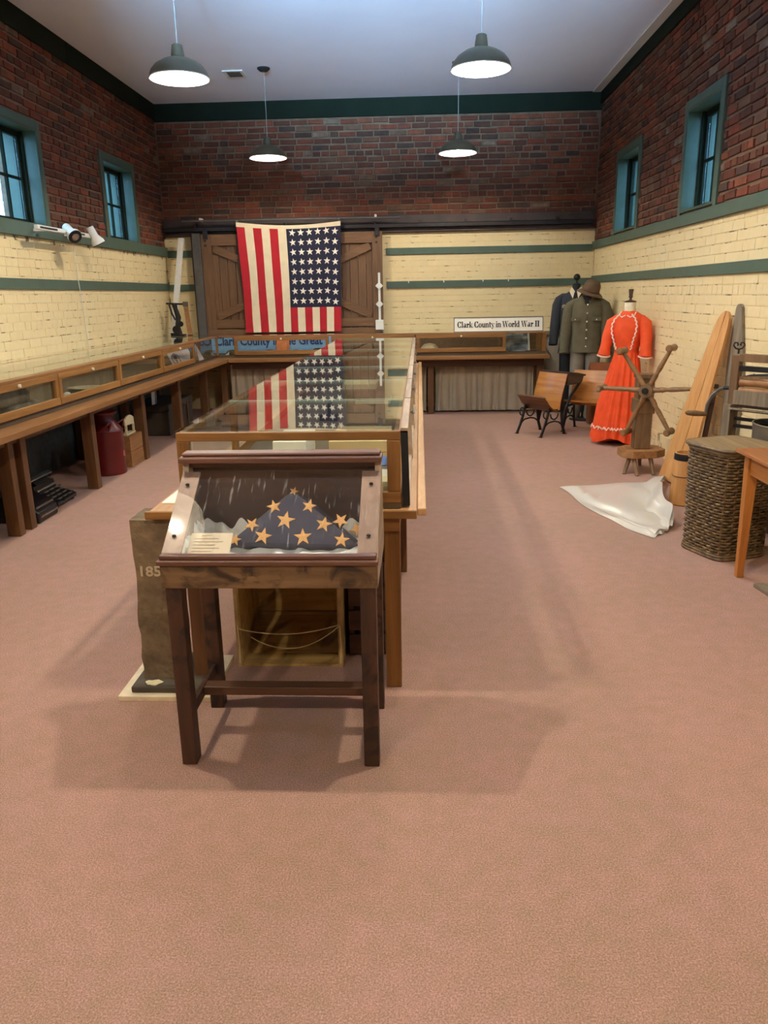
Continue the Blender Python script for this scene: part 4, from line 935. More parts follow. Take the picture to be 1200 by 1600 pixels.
# folded flag: a padded triangle leaning back
M_FOLD = plain('folded_navy_cotton', (58,60,78), 0.85, var=0.12, scale=14); M_GOLD = plain('gold_star_thread', (222,170,104), 0.7, var=0.06)
t = thing('folded_flag', 'flag folded to a navy triangle with tan stars inside the desk', 'flag', (-0.43, 2.45, zf+0.02))
A = Vector((-0.635, 2.385, 0.715)); B = Vector((-0.195, 2.385, 0.705)); C = Vector((-0.428, 2.505, 0.868)); nrm = (B-A).cross(C-A).normalized()
if nrm.y > 0: nrm = -nrm
def tri(s, q, inf):  # barycentric-ish
    p = A+(B-A)*s+(C-A)*q
    return p
rings = []
for d_, inset in ((-0.05, 0.04), (-0.048, 0.0), (0.0, 0.0), (0.012, 0.05), (0.015, 0.16)):
    cen = (A+B+C)/3; rg = []
    for P, Q in ((A,B),(B,C),(C,A)):
        for k in range(8): p = lerp(P, Q, k/8); rg.append(p+(cen-p)*inset+nrm*d_)
    rings.append(rg)
MB().loft(rings).build('triangle', M_FOLD, t, True, angle=50)
MB().loft([[p+nrm*-0.052+Vector((0.03,0.01,0.0)) for p in rings[2]], [p+nrm*-0.075+Vector((0.03,0.01,0.0)) for p in rings[2]]]).build('back_fold', M_FOLD, t)
ex = (B-A).normalized(); ey = nrm.cross(ex).normalized()
if ey.z < 0: ey = -ey
tw, thh = (B-A).length, (C-A).dot(ey)
for (s, q, rot, r_) in ((0.065,0.06,0.2,0.022),(0.27,0.13,0.2,0.031),(0.57,0.13,-0.1,0.031),(0.86,0.09,0.1,0.027),(0.43,0.42,0.15,0.033),(0.18,0.33,0.5,0.026),(0.72,0.36,0.2,0.029),(0.335,0.66,-0.3,0.026),(0.60,0.68,0.2,0.026),(0.475,0.945,0.3,0.016)):
    c = A+ex*(s*tw)+ey*(q*thh); cen = (A+B+C)/3; ins = min(1, (c-cen).length/0.2)
    pts = [c+ex*a+ey*b+nrm*(0.0165-0.004*ins*0) for a, b in star_pts(r_, rot)]
    mb = MB(); mb.add([c+nrm*0.018]+pts+[p-nrm*0.006 for p in pts], [(0,k+1,(k+1)%10+1) for k in range(10)]+[(k+1,k+11,(k+1)%10+11,(k+1)%10+1) for k in range(10)])
    mb.build('star', M_GOLD, t)
for s, dz in ((0.76, 0.30), (0.89, 0.16)):
    c = A+ex*(s*tw)+ey*(dz*thh)+Vector((0.035,0.03,0.02)); pts = [c+ex*a+ey*b for a, b in star_pts(0.028, 0.7)]
    MB().prism(pts, nrm*0.004).build('star', M_GOLD, t)
t = thing('note_card', 'cream typed note card standing at the left of the folded flag', 'card', (-0.665, 2.285, zf+0.03))
MB().bar((-0.668, 2.262, 0.712), (-0.668, 2.34, 0.768), 0.135, 0.002, (0,-1,1)).build('sheet', plain('note_paper', (226,212,186), 0.8, var=0.02), t)
for k in range(6):
    f = 0.90-k*0.13; p = Vector((0, lerp(2.262,2.34,f), lerp(0.712,0.768,f)))+Vector((0,-0.0016,0.002)); L0 = -0.722; L1 = (-0.668 if k == 0 else -0.66+0.04*((k*37) % 5)/5)
    MB().bar((L0 if k else -0.70, p.y, p.z), (L1, p.y, p.z), 0.0008, 0.0025, (0,0.6,0.5)).build('text_line', plain('faded_type', (218,202,176), 0.8) if k == 0 else MATS['faded_type'], t)

# ---------------------------------------------------------------- stone post on its base board
t = thing('stone_marker', 'tall weathered grey stone post with carved numerals on two slabs', 'stone marker', (-1.03, 2.78, 0))
MB().box(-1.17, 2.62, 0.0, -0.80, 2.98, 0.022).build('white_board', plain('board_cream', (226,210,176), 0.7), t, bevel=0.003)
MB().box(-1.125, 2.645, 0.0225, -0.84, 2.955, 0.048).build('base_slab', plain('slate_base', (74,66,54), 0.85, var=0.25, scale=12), t, bevel=0.006)
M_POST = plain('rough_stone', (140,120,92), 0.95, var=0.35, scale=10, bump=0.9, bscale=34, c2=(92,78,60))
rr = random.Random(9); rings = []
for k in range(15):
    f = k/14; z = lerp(0.049, 0.702, f); rg = []
    for P, Q in (((-1,-1),(1,-1)),((1,-1),(1,1)),((1,1),(-1,1)),((-1,1),(-1,-1))):
        for i in range(5):
            a = lerp(P[0],Q[0],i/5); b = lerp(P[1],Q[1],i/5); j = rr.uniform(-0.0035,0.0035)
            wdt = lerp(0.068, 0.074, f) - (0.006 if 0.55 < f < 0.8 else 0)*(1 if a < 0 else 0)
            rg.append((-1.025+0.012*f+a*wdt+j*(1 if abs(a) == 1 else 0), 2.80+b*0.085+j*(1 if abs(b) == 1 else 0), z))
    rings.append(rg)
MB().loft(rings).build('post', M_POST, t, True, angle=30)
bfont('185', 0.055, 0.078, plain('chalky_numeral', (188,172,142), 0.9), t, (-1.062, 2.7125, 0.482), name='numerals', bold=0.001, th=0.003)
MB().prism([(-1.045+0.033*math.cos(a)*(1+0.2*math.sin(3*a)), 2.68+0.022*math.sin(a)*(1+0.2*math.cos(5*a)), 0.0485) for a in [k*PI/8 for k in range(16)]], (0,0,0.0015)).build('plaster_patch', plain('plaster', (212,200,160), 0.9, var=0.2), t)

# ---------------------------------------------------------------- open box and dark crate under the centre table
M_PARCH = wood('aged_pasteboard', (160,126,66), (206,170,104), 'x', 0.8, knots=((128,98,52), 4)); M_PALEEDGE = plain('worn_edge', (176,146,96), 0.8, var=0.2)
t = thing('open_chest', 'old open fronted chest tied with string under the centre table', 'chest', (-0.55, 3.1, 0))
bx0, bx1, by0, by1, bz1 = -0.765, -0.325, 2.92, 3.32, 0.46
for k, (z0, z1) in enumerate(((0.012,0.10),(0.103,0.22),(0.223,0.33),(0.333,0.455))): MB().box(bx0+0.02, by1-0.06+0.012*(k % 2), z0, bx1-0.02, by1-0.03, z1).build('back_slat', M_PARCH, t)
MB().box(bx0, by0, 0.0, bx1, by1, 0.011).build('bottom', M_PARCH, t)
for x0, x1 in ((bx0, bx0+0.018), (bx1-0.018, bx1)): MB().box(x0, by0, 0.0115, x1, by1, bz1).build('side', M_PARCH, t)
MB().box(bx0, by0, bz1, bx1, by1, bz1+0.012).build('lid', M_DARKWX, t)
MB().prism([(bx0+0.02,by0+0.1,0.012),(bx1-0.02,by0+0.1,0.012),(bx1-0.02,by1-0.07,0.085),(bx0+0.02,by1-0.07,0.085)], (0,0,0.004)).build('sloped_flap', M_PARCH, t)
for x in (bx0+0.006, bx1-0.006): MB().box(x-0.008, by0-0.008, 0.0, x+0.008, by0-0.0005, bz1).build('edge_strip', M_PALEEDGE, t)
M_STRING = plain('cotton_string', (214,192,140), 0.8)
def catn(x0, z0, x1, z1, sag, y, n=14): return [(lerp(x0,x1,k/n), y, lerp(z0,z1,k/n)-sag*4*(k/n)*(1-k/n)) for k in range(n+1)]
MB().tube(catn(bx0+0.01, 0.175, bx1-0.01, 0.195, 0.032, by0-0.012), 0.0024, 6).build('string', M_STRING, t); MB().tube(catn(bx0+0.06, 0.14, bx1-0.01, 0.19, 0.075, by0-0.014), 0.0022, 6).build('string', M_STRING, t)
for x in (bx0+0.008, bx1-0.008): MB().tube([(x, by0-0.011, 0.02), (x+0.004, by0-0.013, 0.10), (x, by0-0.012, 0.19)], 0.003, 6).build('string', M_STRING, t)
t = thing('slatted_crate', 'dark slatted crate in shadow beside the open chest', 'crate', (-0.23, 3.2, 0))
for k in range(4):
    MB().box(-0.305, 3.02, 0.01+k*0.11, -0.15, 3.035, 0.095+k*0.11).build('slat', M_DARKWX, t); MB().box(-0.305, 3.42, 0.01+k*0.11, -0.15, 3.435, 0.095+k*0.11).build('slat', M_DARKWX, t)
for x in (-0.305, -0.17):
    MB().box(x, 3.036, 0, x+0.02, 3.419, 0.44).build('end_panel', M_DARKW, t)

# ---------------------------------------------------------------- things under the left bench
M_KEY = plain('key_ring_grey', (126,120,108), 0.4, 0.3)
def typewriter(label, x, y, s, keys):
    t = thing('typewriter', label, 'typewriter', (x, y, 0)); Z = 0
    P = lambda a, b, c: (x+a*s, y+b*s, c*s)
    MB().prism([P(0.18,-0.17,0.02),P(0.18,-0.17,0.05),P(0.02,-0.17,0.10),P(0.0,-0.17,0.17),P(-0.17,-0.17,0.17),P(-0.17,-0.17,0.02)], (0,0.34*s,0)).build('body', M_BLACK, t, bevel=0.006)
    MB().cyl(P(-0.07,-0.23,0.205), P(-0.07,0.23,0.205), 0.026*s, n=16).build('platen', M_BLACKM, t, True)
    for yy in (-0.235, 0.225): MB().cyl(P(-0.07,yy,0.205), P(-0.07,yy+0.012,0.205), 0.032*s, n=16).build('platen_knob', M_BLACK, t, True)
    MB().box(*P(-0.15,-0.21,0.171), *P(-0.11,0.21,0.19)).build('carriage', M_IRON, t, bevel=0.003)
    MB().cyl(P(-0.02,-0.18,0.215), P(-0.02,0.18,0.215), 0.007*s, n=8).build('paper_bail', M_CHROME, t, True)
    MB().cyl(P(0.015,-0.16,0.13), P(0.015,0.16,0.13), 0.012*s, n=10).build('space_roller', M_CHROME, t, True)
    MB().prism([P(0.0,-0.12,0.172),P(0.0,0.12,0.172),P(-0.04,0.10,0.19),P(-0.04,-0.10,0.19)], (0,0,0.006)).build('type_basket', M_IRON, t)
    for r_ in range(4):
        for k in range(10):
            a = 0.165-r_*0.036; h = 0.062+r_*0.017; yy = -0.14+k*0.030+(r_ % 2)*0.01
            MB().lathe([(0.011*s,0),(0.011*s,0.007*s)], P(a,yy,h), 8).build('key', M_KEY if (k+r_) % 3 else M_BLACK, t, True)
    MB().cyl(P(0.195,-0.10,0.055), P(0.195,0.10,0.055), 0.008*s, n=8).build('space_bar', M_BLACK, t, True)
    for a, b in ((0.15,-0.14),(0.15,0.14),(-0.14,-0.14),(-0.14,0.14)): MB().lathe([(0.014*s,0.0),(0.014*s,0.021*s)], P(a,b,0), 8).build('foot', M_BLACKM, t)
typewriter('black typewriter with grey keys on the floor under the left bench', -2.86, 5.58, 0.95, True)
t = thing('adding_machine', 'low black office machine with two bright bars beside the bench leg', 'office machine', (-2.78, 5.15, 0))
MB().prism([(-2.64,5.02,0.0),(-2.64,5.02,0.075),(-2.70,5.02,0.12),(-2.80,5.02,0.17),(-2.98,5.02,0.20),(-2.98,5.02,0.0)], (0,0.29,0)).build('body', M_BLACK, t, bevel=0.012)
for a, z in ((-2.637,0.045),(-2.665,0.104)): MB().cyl((a,5.04,z), (a,5.29,z), 0.008, n=8).build('bright_bar', M_CHROME, t, True)
for k in range(3): MB().lathe([(0.012,0),(0.010,0.012)], (-2.77,5.06+k*0.05,0.157), 8).build('key', M_CHROME, t, True)
t = thing('black_appliance', 'black boxed appliance with a white disc, nearest on the left', 'appliance', (-2.85, 4.55, 0))
MB().box(-3.0, 4.38, 0, -2.735, 4.66, 0.30).build('body', M_BLACK, t, bevel=0.02); MB().cyl((-2.736,4.60,0.22), (-2.72,4.60,0.22), 0.05, n=18).build('disc', M_PAPER, t); MB().cyl((-2.72,4.60,0.22), (-2.712,4.60,0.22), 0.018, n=12).build('hub', M_BLACKM, t)
M_CANRED = plain('red_painted_metal', (96,18,18), 0.35, var=0.25, scale=6)
t = thing('milk_can', 'dark red painted metal milk can under the left bench', 'milk can', (-2.775, 6.62, 0)); mx_, my_ = -2.775, 6.62
MB().lathe([(0.150,0.0),(0.153,0.02),(0.150,0.03),(0.150,0.375),(0.152,0.385),(0.146,0.40),(0.10,0.455),(0.088,0.475),(0.088,0.53)], (mx_,my_,0), 32).build('body', M_CANRED, t, True)
MB().lathe([(0.112,0.53),(0.116,0.545),(0.10,0.56),(0.08,0.565),(0.02,0.57)], (mx_,my_,0), 28).build('lid', M_CANRED, t, True)
MB().tube([(mx_+0.153*math.cos(a*PI/16), my_+0.153*math.sin(a*PI/16), 0.385) for a in range(32)], 0.006, 6, True).build('hoop', M_CANRED, t, True)
for sg in (-1, 1): MB().tube([(mx_+0.08, my_+sg*0.10, 0.43), (mx_+0.12, my_+sg*0.145, 0.46), (mx_+0.10, my_+sg*0.155, 0.40)], 0.009, 6).build('handle', M_CANRED, t, True)
MB().prism([(mx_+0.1502*math.cos(a)*1.004, my_+0.1502*math.sin(a)*1.004, z) for a, z in ((-0.15,0.16),(0.12,0.15),(0.2,0.19),(-0.05,0.21))], (0.002,0,0)).build('worn_patch', plain('worn_paint', (196,120,100), 0.6), t)
M_CRATE = wood('crate_pine_y', (132,88,48), (176,126,76), 'y', 0.6)
t = thing('wooden_crate', 'plain pine crate with two side boards beside the milk can', 'crate', (-2.80, 7.0, 0))
for k, (z0, z1) in enumerate(((0.0,0.135),(0.14,0.28))): MB().box(-2.66, 6.84, z0, -2.645, 7.16, z1).build('side_board', M_CRATE, t, bevel=0.002); MB().box(-2.96, 6.84, z0, -2.945, 7.16, z1).build('side_board', M_CRATE, t)
for y in (6.84, 7.145): MB().box(-2.944, y, 0, -2.661, y+0.015, 0.28).build('end_board', M_CRATE, t)
MB().box(-2.944, 6.856, 0.26, -2.661, 7.144, 0.275).build('lid', M_CRATE, t)
M_CREAMP = plain('cream_enamel', (222,208,166), 0.5)
t = thing('child_chair', 'small cream painted chair back showing above the pine crate', 'chair', (-2.75, 7.05, 0.28))
MB().prism([(-2.72,6.93+0.0,0.37+0.0)] + [(-2.72, 6.93+0.22*k/8, 0.42+0.035*math.sin(PI*k/8)) for k in range(9)] + [(-2.72,7.15,0.36)], (0.014,0,0)).build('crest', M_CREAMP, t)
for y in (6.945, 7.13): MB().box(-2.722, y, 0.281, -2.704, y+0.018, 0.37).build('post', M_CREAMP, t)
MB().box(-2.76, 6.935, 0.276, -2.70, 7.155, 0.29).build('seat', M_CREAMP, t)
t = thing('storage_trunk', 'dark dusty trunk under the far end of the left bench', 'trunk', (-3.0, 9.0, 0))
M_TRUNK = plain('dusty_trunk', (66,58,48), 0.8, var=0.3, scale=6)
MB().box(-3.25, 8.46, 0, -2.80, 9.38, 0.27).build('body', M_TRUNK, t, bevel=0.008); MB().box(-3.26, 8.45, 0.272, -2.79, 9.39, 0.345).build('lid', M_TRUNK, t, bevel=0.01)
for y in (8.7, 9.12): MB().box(-2.789, y, 0.02, -2.782, y+0.04, 0.33).build('strap', M_BROWNL, t)
MB().box(-2.789, 8.9, 0.24, -2.778, 8.97, 0.30).build('latch', M_IRON, t)
t = thing('striped_cloth', 'white cloth with dark stripe hanging behind the left bench', 'cloth', (-3.0, 8.6, 0.35))
for k, (a, b, mm) in enumerate(((0.0,0.075,M_WHITE),(0.075,0.115,M_INK),(0.115,0.145,M_WHITE))):
    MB().sheet(lambda u, v, a=a, b=b: (-2.95+0.01*math.sin(20*(a+(b-a)*u)), 8.42+lerp(a,b,u)-0.03*v, lerp(0.68,0.36,v)), 4, 6, (-0.004,0,0)).build('band', mm, t, True)
# corner plank and iron apparatus
t = thing('white_plank', 'tall white painted plank leaning in the corner by the barn door', 'plank', (-3.2, 10.3, 1.02))
MB().prism([(-3.265,10.24,1.05),(-3.185,10.24,1.05),(-3.035,10.40,2.225),(-3.05,10.40,2.24),(-3.105,10.40,2.235)], (0,0.028,0)).build('board', M_WHITE, t, bevel=0.003); MB().box(-3.26, 10.235, 1.022, -3.19, 10.275, 1.05).build('foot', M_IRON, t)
t = thing('iron_apparatus', 'black iron clamp mechanism standing before the white plank', 'machine', (-3.12, 10.1, 1.02))
MB().box(-3.20, 10.06, 1.0215, -3.03, 10.16, 1.04).build('base', M_IRON, t, bevel=0.004)
MB().tube([(-3.11,10.11,1.04),(-3.12,10.11,1.15),(-3.10,10.11,1.25),(-3.13,10.11,1.36),(-3.14,10.11,1.42)], [0.045,0.03,0.035,0.028,0.035], 10).build('column', M_IRON, t, True)
MB().cyl((-3.12,10.06,1.10), (-3.12,10.035,1.10), 0.05, n=18).build('flywheel', M_IRON, t); MB().cyl((-3.06,10.06,1.17), (-3.06,10.04,1.17), 0.035, n=16).build('gear', M_IRON, t)
MB().bar((-3.24,10.10,1.425), (-3.02,10.10,1.415), 0.03, 0.022).build('cross_arm', M_IRON, t); MB().box(-3.02,10.07,1.385,-2.965,10.13,1.445).build('square_socket', M_STEEL, t, bevel=0.004)
MB().tube([(-3.20,10.09,1.41),(-3.17,10.08,1.30),(-3.13,10.07,1.22)], 0.012, 8).build('lever', M_IRON, t, True)
t = thing('pine_strip', 'narrow raw pine strip standing behind the iron apparatus', 'strip', (-3.0, 10.3, 1.02)); MB().bar((-2.99,10.2,1.0215), (-3.05,10.30,1.42), 0.06, 0.018, (0,1,0)).build('strip', M_CRATE, t); MB().box(-3.02,10.18,1.021,-2.96,10.22,1.028).build('shoe', M_IRON, t)

# track light on the left wall
t = thing('track_light', 'white track light with two spot heads on the left wall sill', 'lamp', (-3.2, 7.1, 2.08))
tx = -3.16
MB().box(tx-0.012, 6.62, 2.062, tx+0.022, 7.72, 2.098).build('track', M_WHITE, t, bevel=0.004); MB().box(tx+0.0225, 6.66, 2.072, tx+0.0235, 6.98, 2.088).build('slot', M_IRON, t); MB().box(tx+0.0225, 7.28, 2.072, tx+0.0235, 7.55, 2.088).build('slot', M_IRON, t)
for y in (6.9, 7.5): MB().box(XL+0.036, y, 2.07, tx-0.012, y+0.03, 2.09).build('bracket', M_WHITE, t)
def spot(y, d, parent):
    c = Vector((tx+0.06, y, 2.075)); d = Vector(d).normalized(); b = c-d*0.09
    MB().tube([b, b+d*0.012, c, c+d*0.05, c+d*0.075], [0.034,0.037,0.037,0.062,0.064], 20).build('spot_head', M_WHITE, parent, True)
    MB().tube([c+d*0.0755, c+d*0.082], [0.063, 0.060], 20).build('black_ring', M_BLACK, parent, True); MB().tube([c+d*0.0825, c+d*0.084], [0.034, 0.030], 14).build('reflector', M_CHROME, parent, True)
    MB().bar((tx+0.02,y-0.02,2.08), (tx+0.05,y-0.02,2.09), 0.02, 0.02).build('yoke', M_WHITE, parent)
spot(7.16, (0.75,-0.55,-0.62), t); spot(7.68, (0.35,0.25,-0.9), t)
MB().tube([(XL+0.045,7.66,2.06),(XL+0.03,7.7,1.7),(XL+0.028,7.74,1.5),(XL+0.015,7.8,1.03)], 0.004, 6).build('cord', M_WHITE, t)

# ---------------------------------------------------------------- school desks
M_DESKW = wood('desk_seat_wood', (158,98,44), (196,134,66), 'y', 0.3); M_DESKD = wood('desk_underside', (86,52,28), (120,76,40), 'y', 0.4); M_DESKT = wood('desk_top_dark', (52,36,28), (84,60,44), 'y', 0.35)
def school_desk(label, loc, rz, up, top):
    t = thing('school_desk', label, 'school desk', loc, 'old school desks', rz, world=False)
    W = 0.20
    def panel(pts, th, name, mat, w=W, par=t):   # pts: (x,z) polyline, sheet across y
        up_ = [(x, z) for x, z in pts]; rings = []
        n = len(pts); nor = []
        for i in range(n):
            a = Vector((pts[min(i+1,n-1)][0]-pts[max(i-1,0)][0], pts[min(i+1,n-1)][1]-pts[max(i-1,0)][1])).normalized(); nor.append(Vector((-a.y, a.x)))
        for y in (-w, -w*0.97, w*0.97, w):
            q = 0.6 if abs(y) == w else 1.0
            rings.append([(p[0]+nor[i].x*th/2*q, y, p[1]+nor[i].y*th/2*q) for i, p in enumerate(pts)] + [(p[0]-nor[i].x*th/2*q, y, p[1]-nor[i].y*th/2*q) for i, p in reversed(list(enumerate(pts)))])
        return MB().loft(rings).build(name, mat, par, True, angle=35)
    panel([(-0.05,0.27),(-0.065,0.36),(-0.09,0.46),(-0.125,0.56),(-0.15,0.645)], 0.014, 'backrest', M_DESKW)
    if up: panel([(-0.03,0.255),(0.03,0.27),(0.11,0.33),(0.165,0.40),(0.185,0.425)], 0.016, 'seat', M_DESKD)
    else: panel([(-0.03,0.335),(0.05,0.325),(0.14,0.34),(0.22,0.345)], 0.016, 'seat', M_DESKW)
    if top:
        panel([(-0.165,0.655),(-0.30,0.640),(-0.43,0.615)], 0.02, 'desk_top', M_DESKT, W+0.01)
        panel([(-0.165,0.53),(-0.30,0.53),(-0.38,0.545)], 0.012, 'book_shelf', M_DESKT, W-0.015)
        for y in (-W+0.012, W-0.012): MB().prism([(-0.165,y-0.006,0.53),(-0.38,y-0.006,0.545),(-0.42,y-0.006,0.61),(-0.165,y-0.006,0.645)], (0,0.012,0)).build('shelf_side', M_DESKT, t)
    for y in (-W+0.025, W-0.025):
        fr = MB().tube([(0.20,y,0.0),(0.15,y,0.10),(0.11,y,0.20),(0.08,y,0.30)], 0.011, 8, sq=1.6).build('leg', M_IRON, t, True)
        MB().tube([(-0.17,y,0.0),(-0.13,y,0.10),(-0.115,y,0.20),(-0.11,y,0.34),(-0.125,y,0.52)], 0.012, 8, sq=1.6).build('leg', M_IRON, t, True)
        MB().tube([(0.155,y,0.10),(0.09,y,0.145),(0.0,y,0.155),(-0.07,y,0.14),(-0.13,y,0.10)], 0.009, 6).build('arched_brace', M_IRON, t, True)
        MB().tube([(0.0+0.06*math.cos(a*PI/10), y, 0.235+0.06*math.sin(a*PI/10)) for a in range(10, 21)], 0.008, 6).build('scroll', M_IRON, t, True)
        MB().tube([(0.13+0.035*math.cos(a*PI/8), y, 0.235+0.04*math.sin(a*PI/8)) for a in range(16)], 0.008, 6, True).build('scroll', M_IRON, t, True)
        MB().bar((0.10,y,0.27), (-0.115,y,0.27), 0.014, 0.02).build('seat_arm', M_IRON, t)
        MB().box(0.185,y-0.02,0.0,0.215,y+0.02,0.006).build('foot', M_IRON, t); MB().box(-0.19,y-0.02,0.0,-0.155,y+0.02,0.006).build('foot', M_IRON, t)
        if top: MB().tube([(-0.13,y,0.10),(-0.17,y,0.26),(-0.24,y,0.40),(-0.34,y,0.50),(-0.40,y,0.56),(-0.41,y,0.60)], 0.012, 8, sq=1.5).build('scroll_bracket', M_IRON, t, True)
    return t
school_desk('old school desk with folded up seat and dark attached top', (1.33, 8.42, 0), math.radians(218), True, True)
school_desk('old school seat with lowered pale seat beside the orange dress', (1.83, 8.60, 0), math.radians(238), False, False)
t = thing('leather_trunk', 'round topped brown leather trunk behind the school seat', 'trunk', (2.11, 9.06, 0)); M_LEATH = plain('russet_leather', (122,66,36), 0.4, var=0.2, scale=9)
MB().box(1.955, 8.95, 0, 2.235, 9.15, 0.50).build('body', M_LEATH, t, bevel=0.02)
MB().prism([(1.95, 8.945+0.21*k/10, 0.502+0.20*math.sin(PI*k/10)**0.6) for k in range(11)], (0.29,0,0)).build('lid', M_LEATH, t, True, angle=50)
MB().box(1.948, 8.94, 0.49, 2.242, 9.16, 0.51).build('rim', M_BROWNL, t, bevel=0.003); MB().box(2.08, 8.932, 0.44, 2.14, 8.94, 0.56).build('latch', M_BRASS, t)

# ---------------------------------------------------------------- uniforms on stands
def garment(name, label, loc, rz, jac, col, trou, hw, zs, zh, ztr, hat, collar, lean=0.0, dark=False):
    t = thing(name, label, 'uniform', loc, None, rz, world=False)
    secs = [(zh,0.205,0.135),(zh+0.06,0.20,0.13),(zh+0.22,0.185,0.115),(zh+0.38,0.205,0.125),(zs-0.10,0.215,0.12),(zs-0.03,0.195,0.10),(zs+0.01,0.12,0.075),(zs+0.045,0.065,0.06)]
    rings = []
    for k, (z, rx, ry) in enumerate(secs):
        rings.append(ellipse(0, 0, z, rx*hw/0.215, ry, 28, lambda a, k=k: 1+0.025*math.sin(5*a+k)+0.015*math.sin(9*a+2*k)))
    MB().loft(rings).build('jacket', jac, t, True, angle=60)
    for s in (-1, 1):
        MB().tube([(s*hw*0.45,0,zs-0.015),(s*hw*0.72,0,zs-0.035),(s*hw*0.93,-0.003,zs-0.075),(s*hw*1.04,-0.006,zs-0.14),(s*hw*1.10,-0.015,zs-0.26),(s*hw*1.17,-0.035,zs-0.40),(s*hw*1.20,-0.06,zs-0.52),(s*hw*1.20,-0.075,zs-0.60)], [0.025,0.048,0.066,0.072,0.068,0.062,0.056,0.053], 16).build('sleeve', jac, t, True)
        MB().tube([(s*hw*1.225,-0.07,zs-0.585),(s*hw*1.217,-0.078,zs-0.615)], [0.055,0.055], 14).build('cuff', jac, t, True)
        MB().tube([(s*0.085,0,zh+0.02),(s*0.09,-0.005,zh*0.6),(s*0.095,0,0.02)], [0.088,0.078,0.072], 14).build('trouser_leg', trou, t, True)
        MB().prism([(s*0.012,-0.088,zs+0.03),(s*0.055,-0.062,zs+0.085),(s*0.078,-0.088,zs+0.03),(s*0.032,-0.128,zs-0.055)], (0,0.010,0)).build('collar', collar, t)
    MB().tube([(0.004,-0.128,zh+0.02),(0.004,-0.122,zh+0.22),(0.004,-0.131,zh+0.38),(0.002,-0.10,zs-0.03)], 0.004, 6).build('placket', jac, t, True)
    for k in range(6): MB().sphere((0.012, -0.133+0.004*abs(k-2.5), lerp(zh+0.07, zs-0.06, k/5)), 0.0105, 8, 5).build('button', M_BRASS if not dark else M_CHROME, t, True)
    for s in (-1, 1):
        MB().box(s*0.12-0.05, -0.131, zs-0.24, s*0.12+0.05, -0.122, zs-0.20).build('pocket_flap', jac, t)
        MB().sphere((s*0.12,-0.133,zs-0.225), 0.009, 8, 5).build('button', M_BRASS if not dark else M_CHROME, t, True)
    MB().cyl((0,0,0), (0,0,zh+0.1), 0.014, n=8).build('stand_pole', M_BLACKM, t); MB().lathe([(0.15,0.0),(0.15,0.012),(0.02,0.025)], (0,0,0), 20).build('stand_base', M_BLACKM, t, True)
    MB().lathe([(0.06,zs+0.03),(0.052,zs+0.07),(0.05,zs+0.11),(0.03,zs+0.125)], (0,0,0), 18).build('neck', M_BLACKM, t, True)
    return t
M_NAVYW = plain('navy_serge', (44,48,54), 0.9, var=0.1, scale=30); M_NAVYT = plain('navy_trouser', (28,32,36), 0.9); M_OLIVE = plain('olive_wool', (92,86,64), 0.95, var=0.10, scale=16); M_GREYT = plain('grey_trouser', (128,120,104), 0.9, var=0.08)
nv = garment('navy_uniform', 'dark navy uniform with cream shirt collar on a ball topped stand', (1.94, 10.0, 0), -0.25, M_NAVYW, None, M_NAVYT, 0.205, 1.46, 0.74, 0, None, M_FWHITE, dark=True)
MB().sphere((0,0,1.655), 0.042, 16, 10).build('ball_finial', M_BLACK, nv, True); MB().cyl((0,0,1.57), (0,0,1.62), 0.012, n=8).build('finial_stem', M_BLACK, nv)
MB().prism([(-0.018,-0.112,1.47),(0.018,-0.112,1.47),(0.024,-0.128,1.33),(0.0,-0.13,1.30),(-0.024,-0.128,1.33)], (0,0.006,0)).build('tie', M_BLACKM, nv)
MB().lathe([(0.03,0),(0.026,0.006)], (0,0,0), 12).xf(Matrix.Translation((-0.13,-0.12,1.31)) @ Matrix.Rotation(PI/2, 4, 'X')).build('badge', M_CHROME, nv, True)
ov = garment('olive_uniform', 'olive green wool uniform with brass buttons and grey trousers', (1.955, 9.36, 0), -0.30, M_OLIVE, None, M_GREYT, 0.20, 1.40, 0.80, 0, None, M_OLIVE)
MB().prism([(-0.052,-0.098,1.435),(0.052,-0.098,1.435),(0.036,-0.112,1.375),(0.004,-0.119,1.325),(-0.030,-0.112,1.375)], (0,0.012,0)).build('neck_scarf', M_BLACKM, ov)
t = thing('felt_hat', 'brown felt hat with turned down brim on the olive uniform', 'hat', (1.965, 9.30, 1.485)); M_FELT = plain('brown_felt', (92,70,46), 0.9, var=0.12)
hx, hy, hz = 1.965, 9.30, 1.485; HM = Matrix.Translation((hx,hy,hz)) @ Matrix.Rotation(0.26, 4, 'Y') @ Matrix.Rotation(0.22, 4, 'X')
MB().lathe([(0.095,0.0),(0.098,0.03),(0.092,0.08),(0.075,0.115),(0.04,0.132),(0.002,0.135)], (0,0,0), 28).xf(HM).build('crown', M_FELT, t, True)
MB().lathe([(0.094,0.002),(0.125,-0.004),(0.150,-0.022),(0.152,-0.027),(0.125,-0.010),(0.093,-0.004)], (0,0,0), 28, cap=False).xf(HM).build('brim', M_FELT, t, True)
MB().tube([HM @ Vector((0.099*math.cos(a*PI/14), 0.099*math.sin(a*PI/14), 0.014)) for a in range(28)], 0.005, 6, True).build('band', M_BROWNL, t, True)

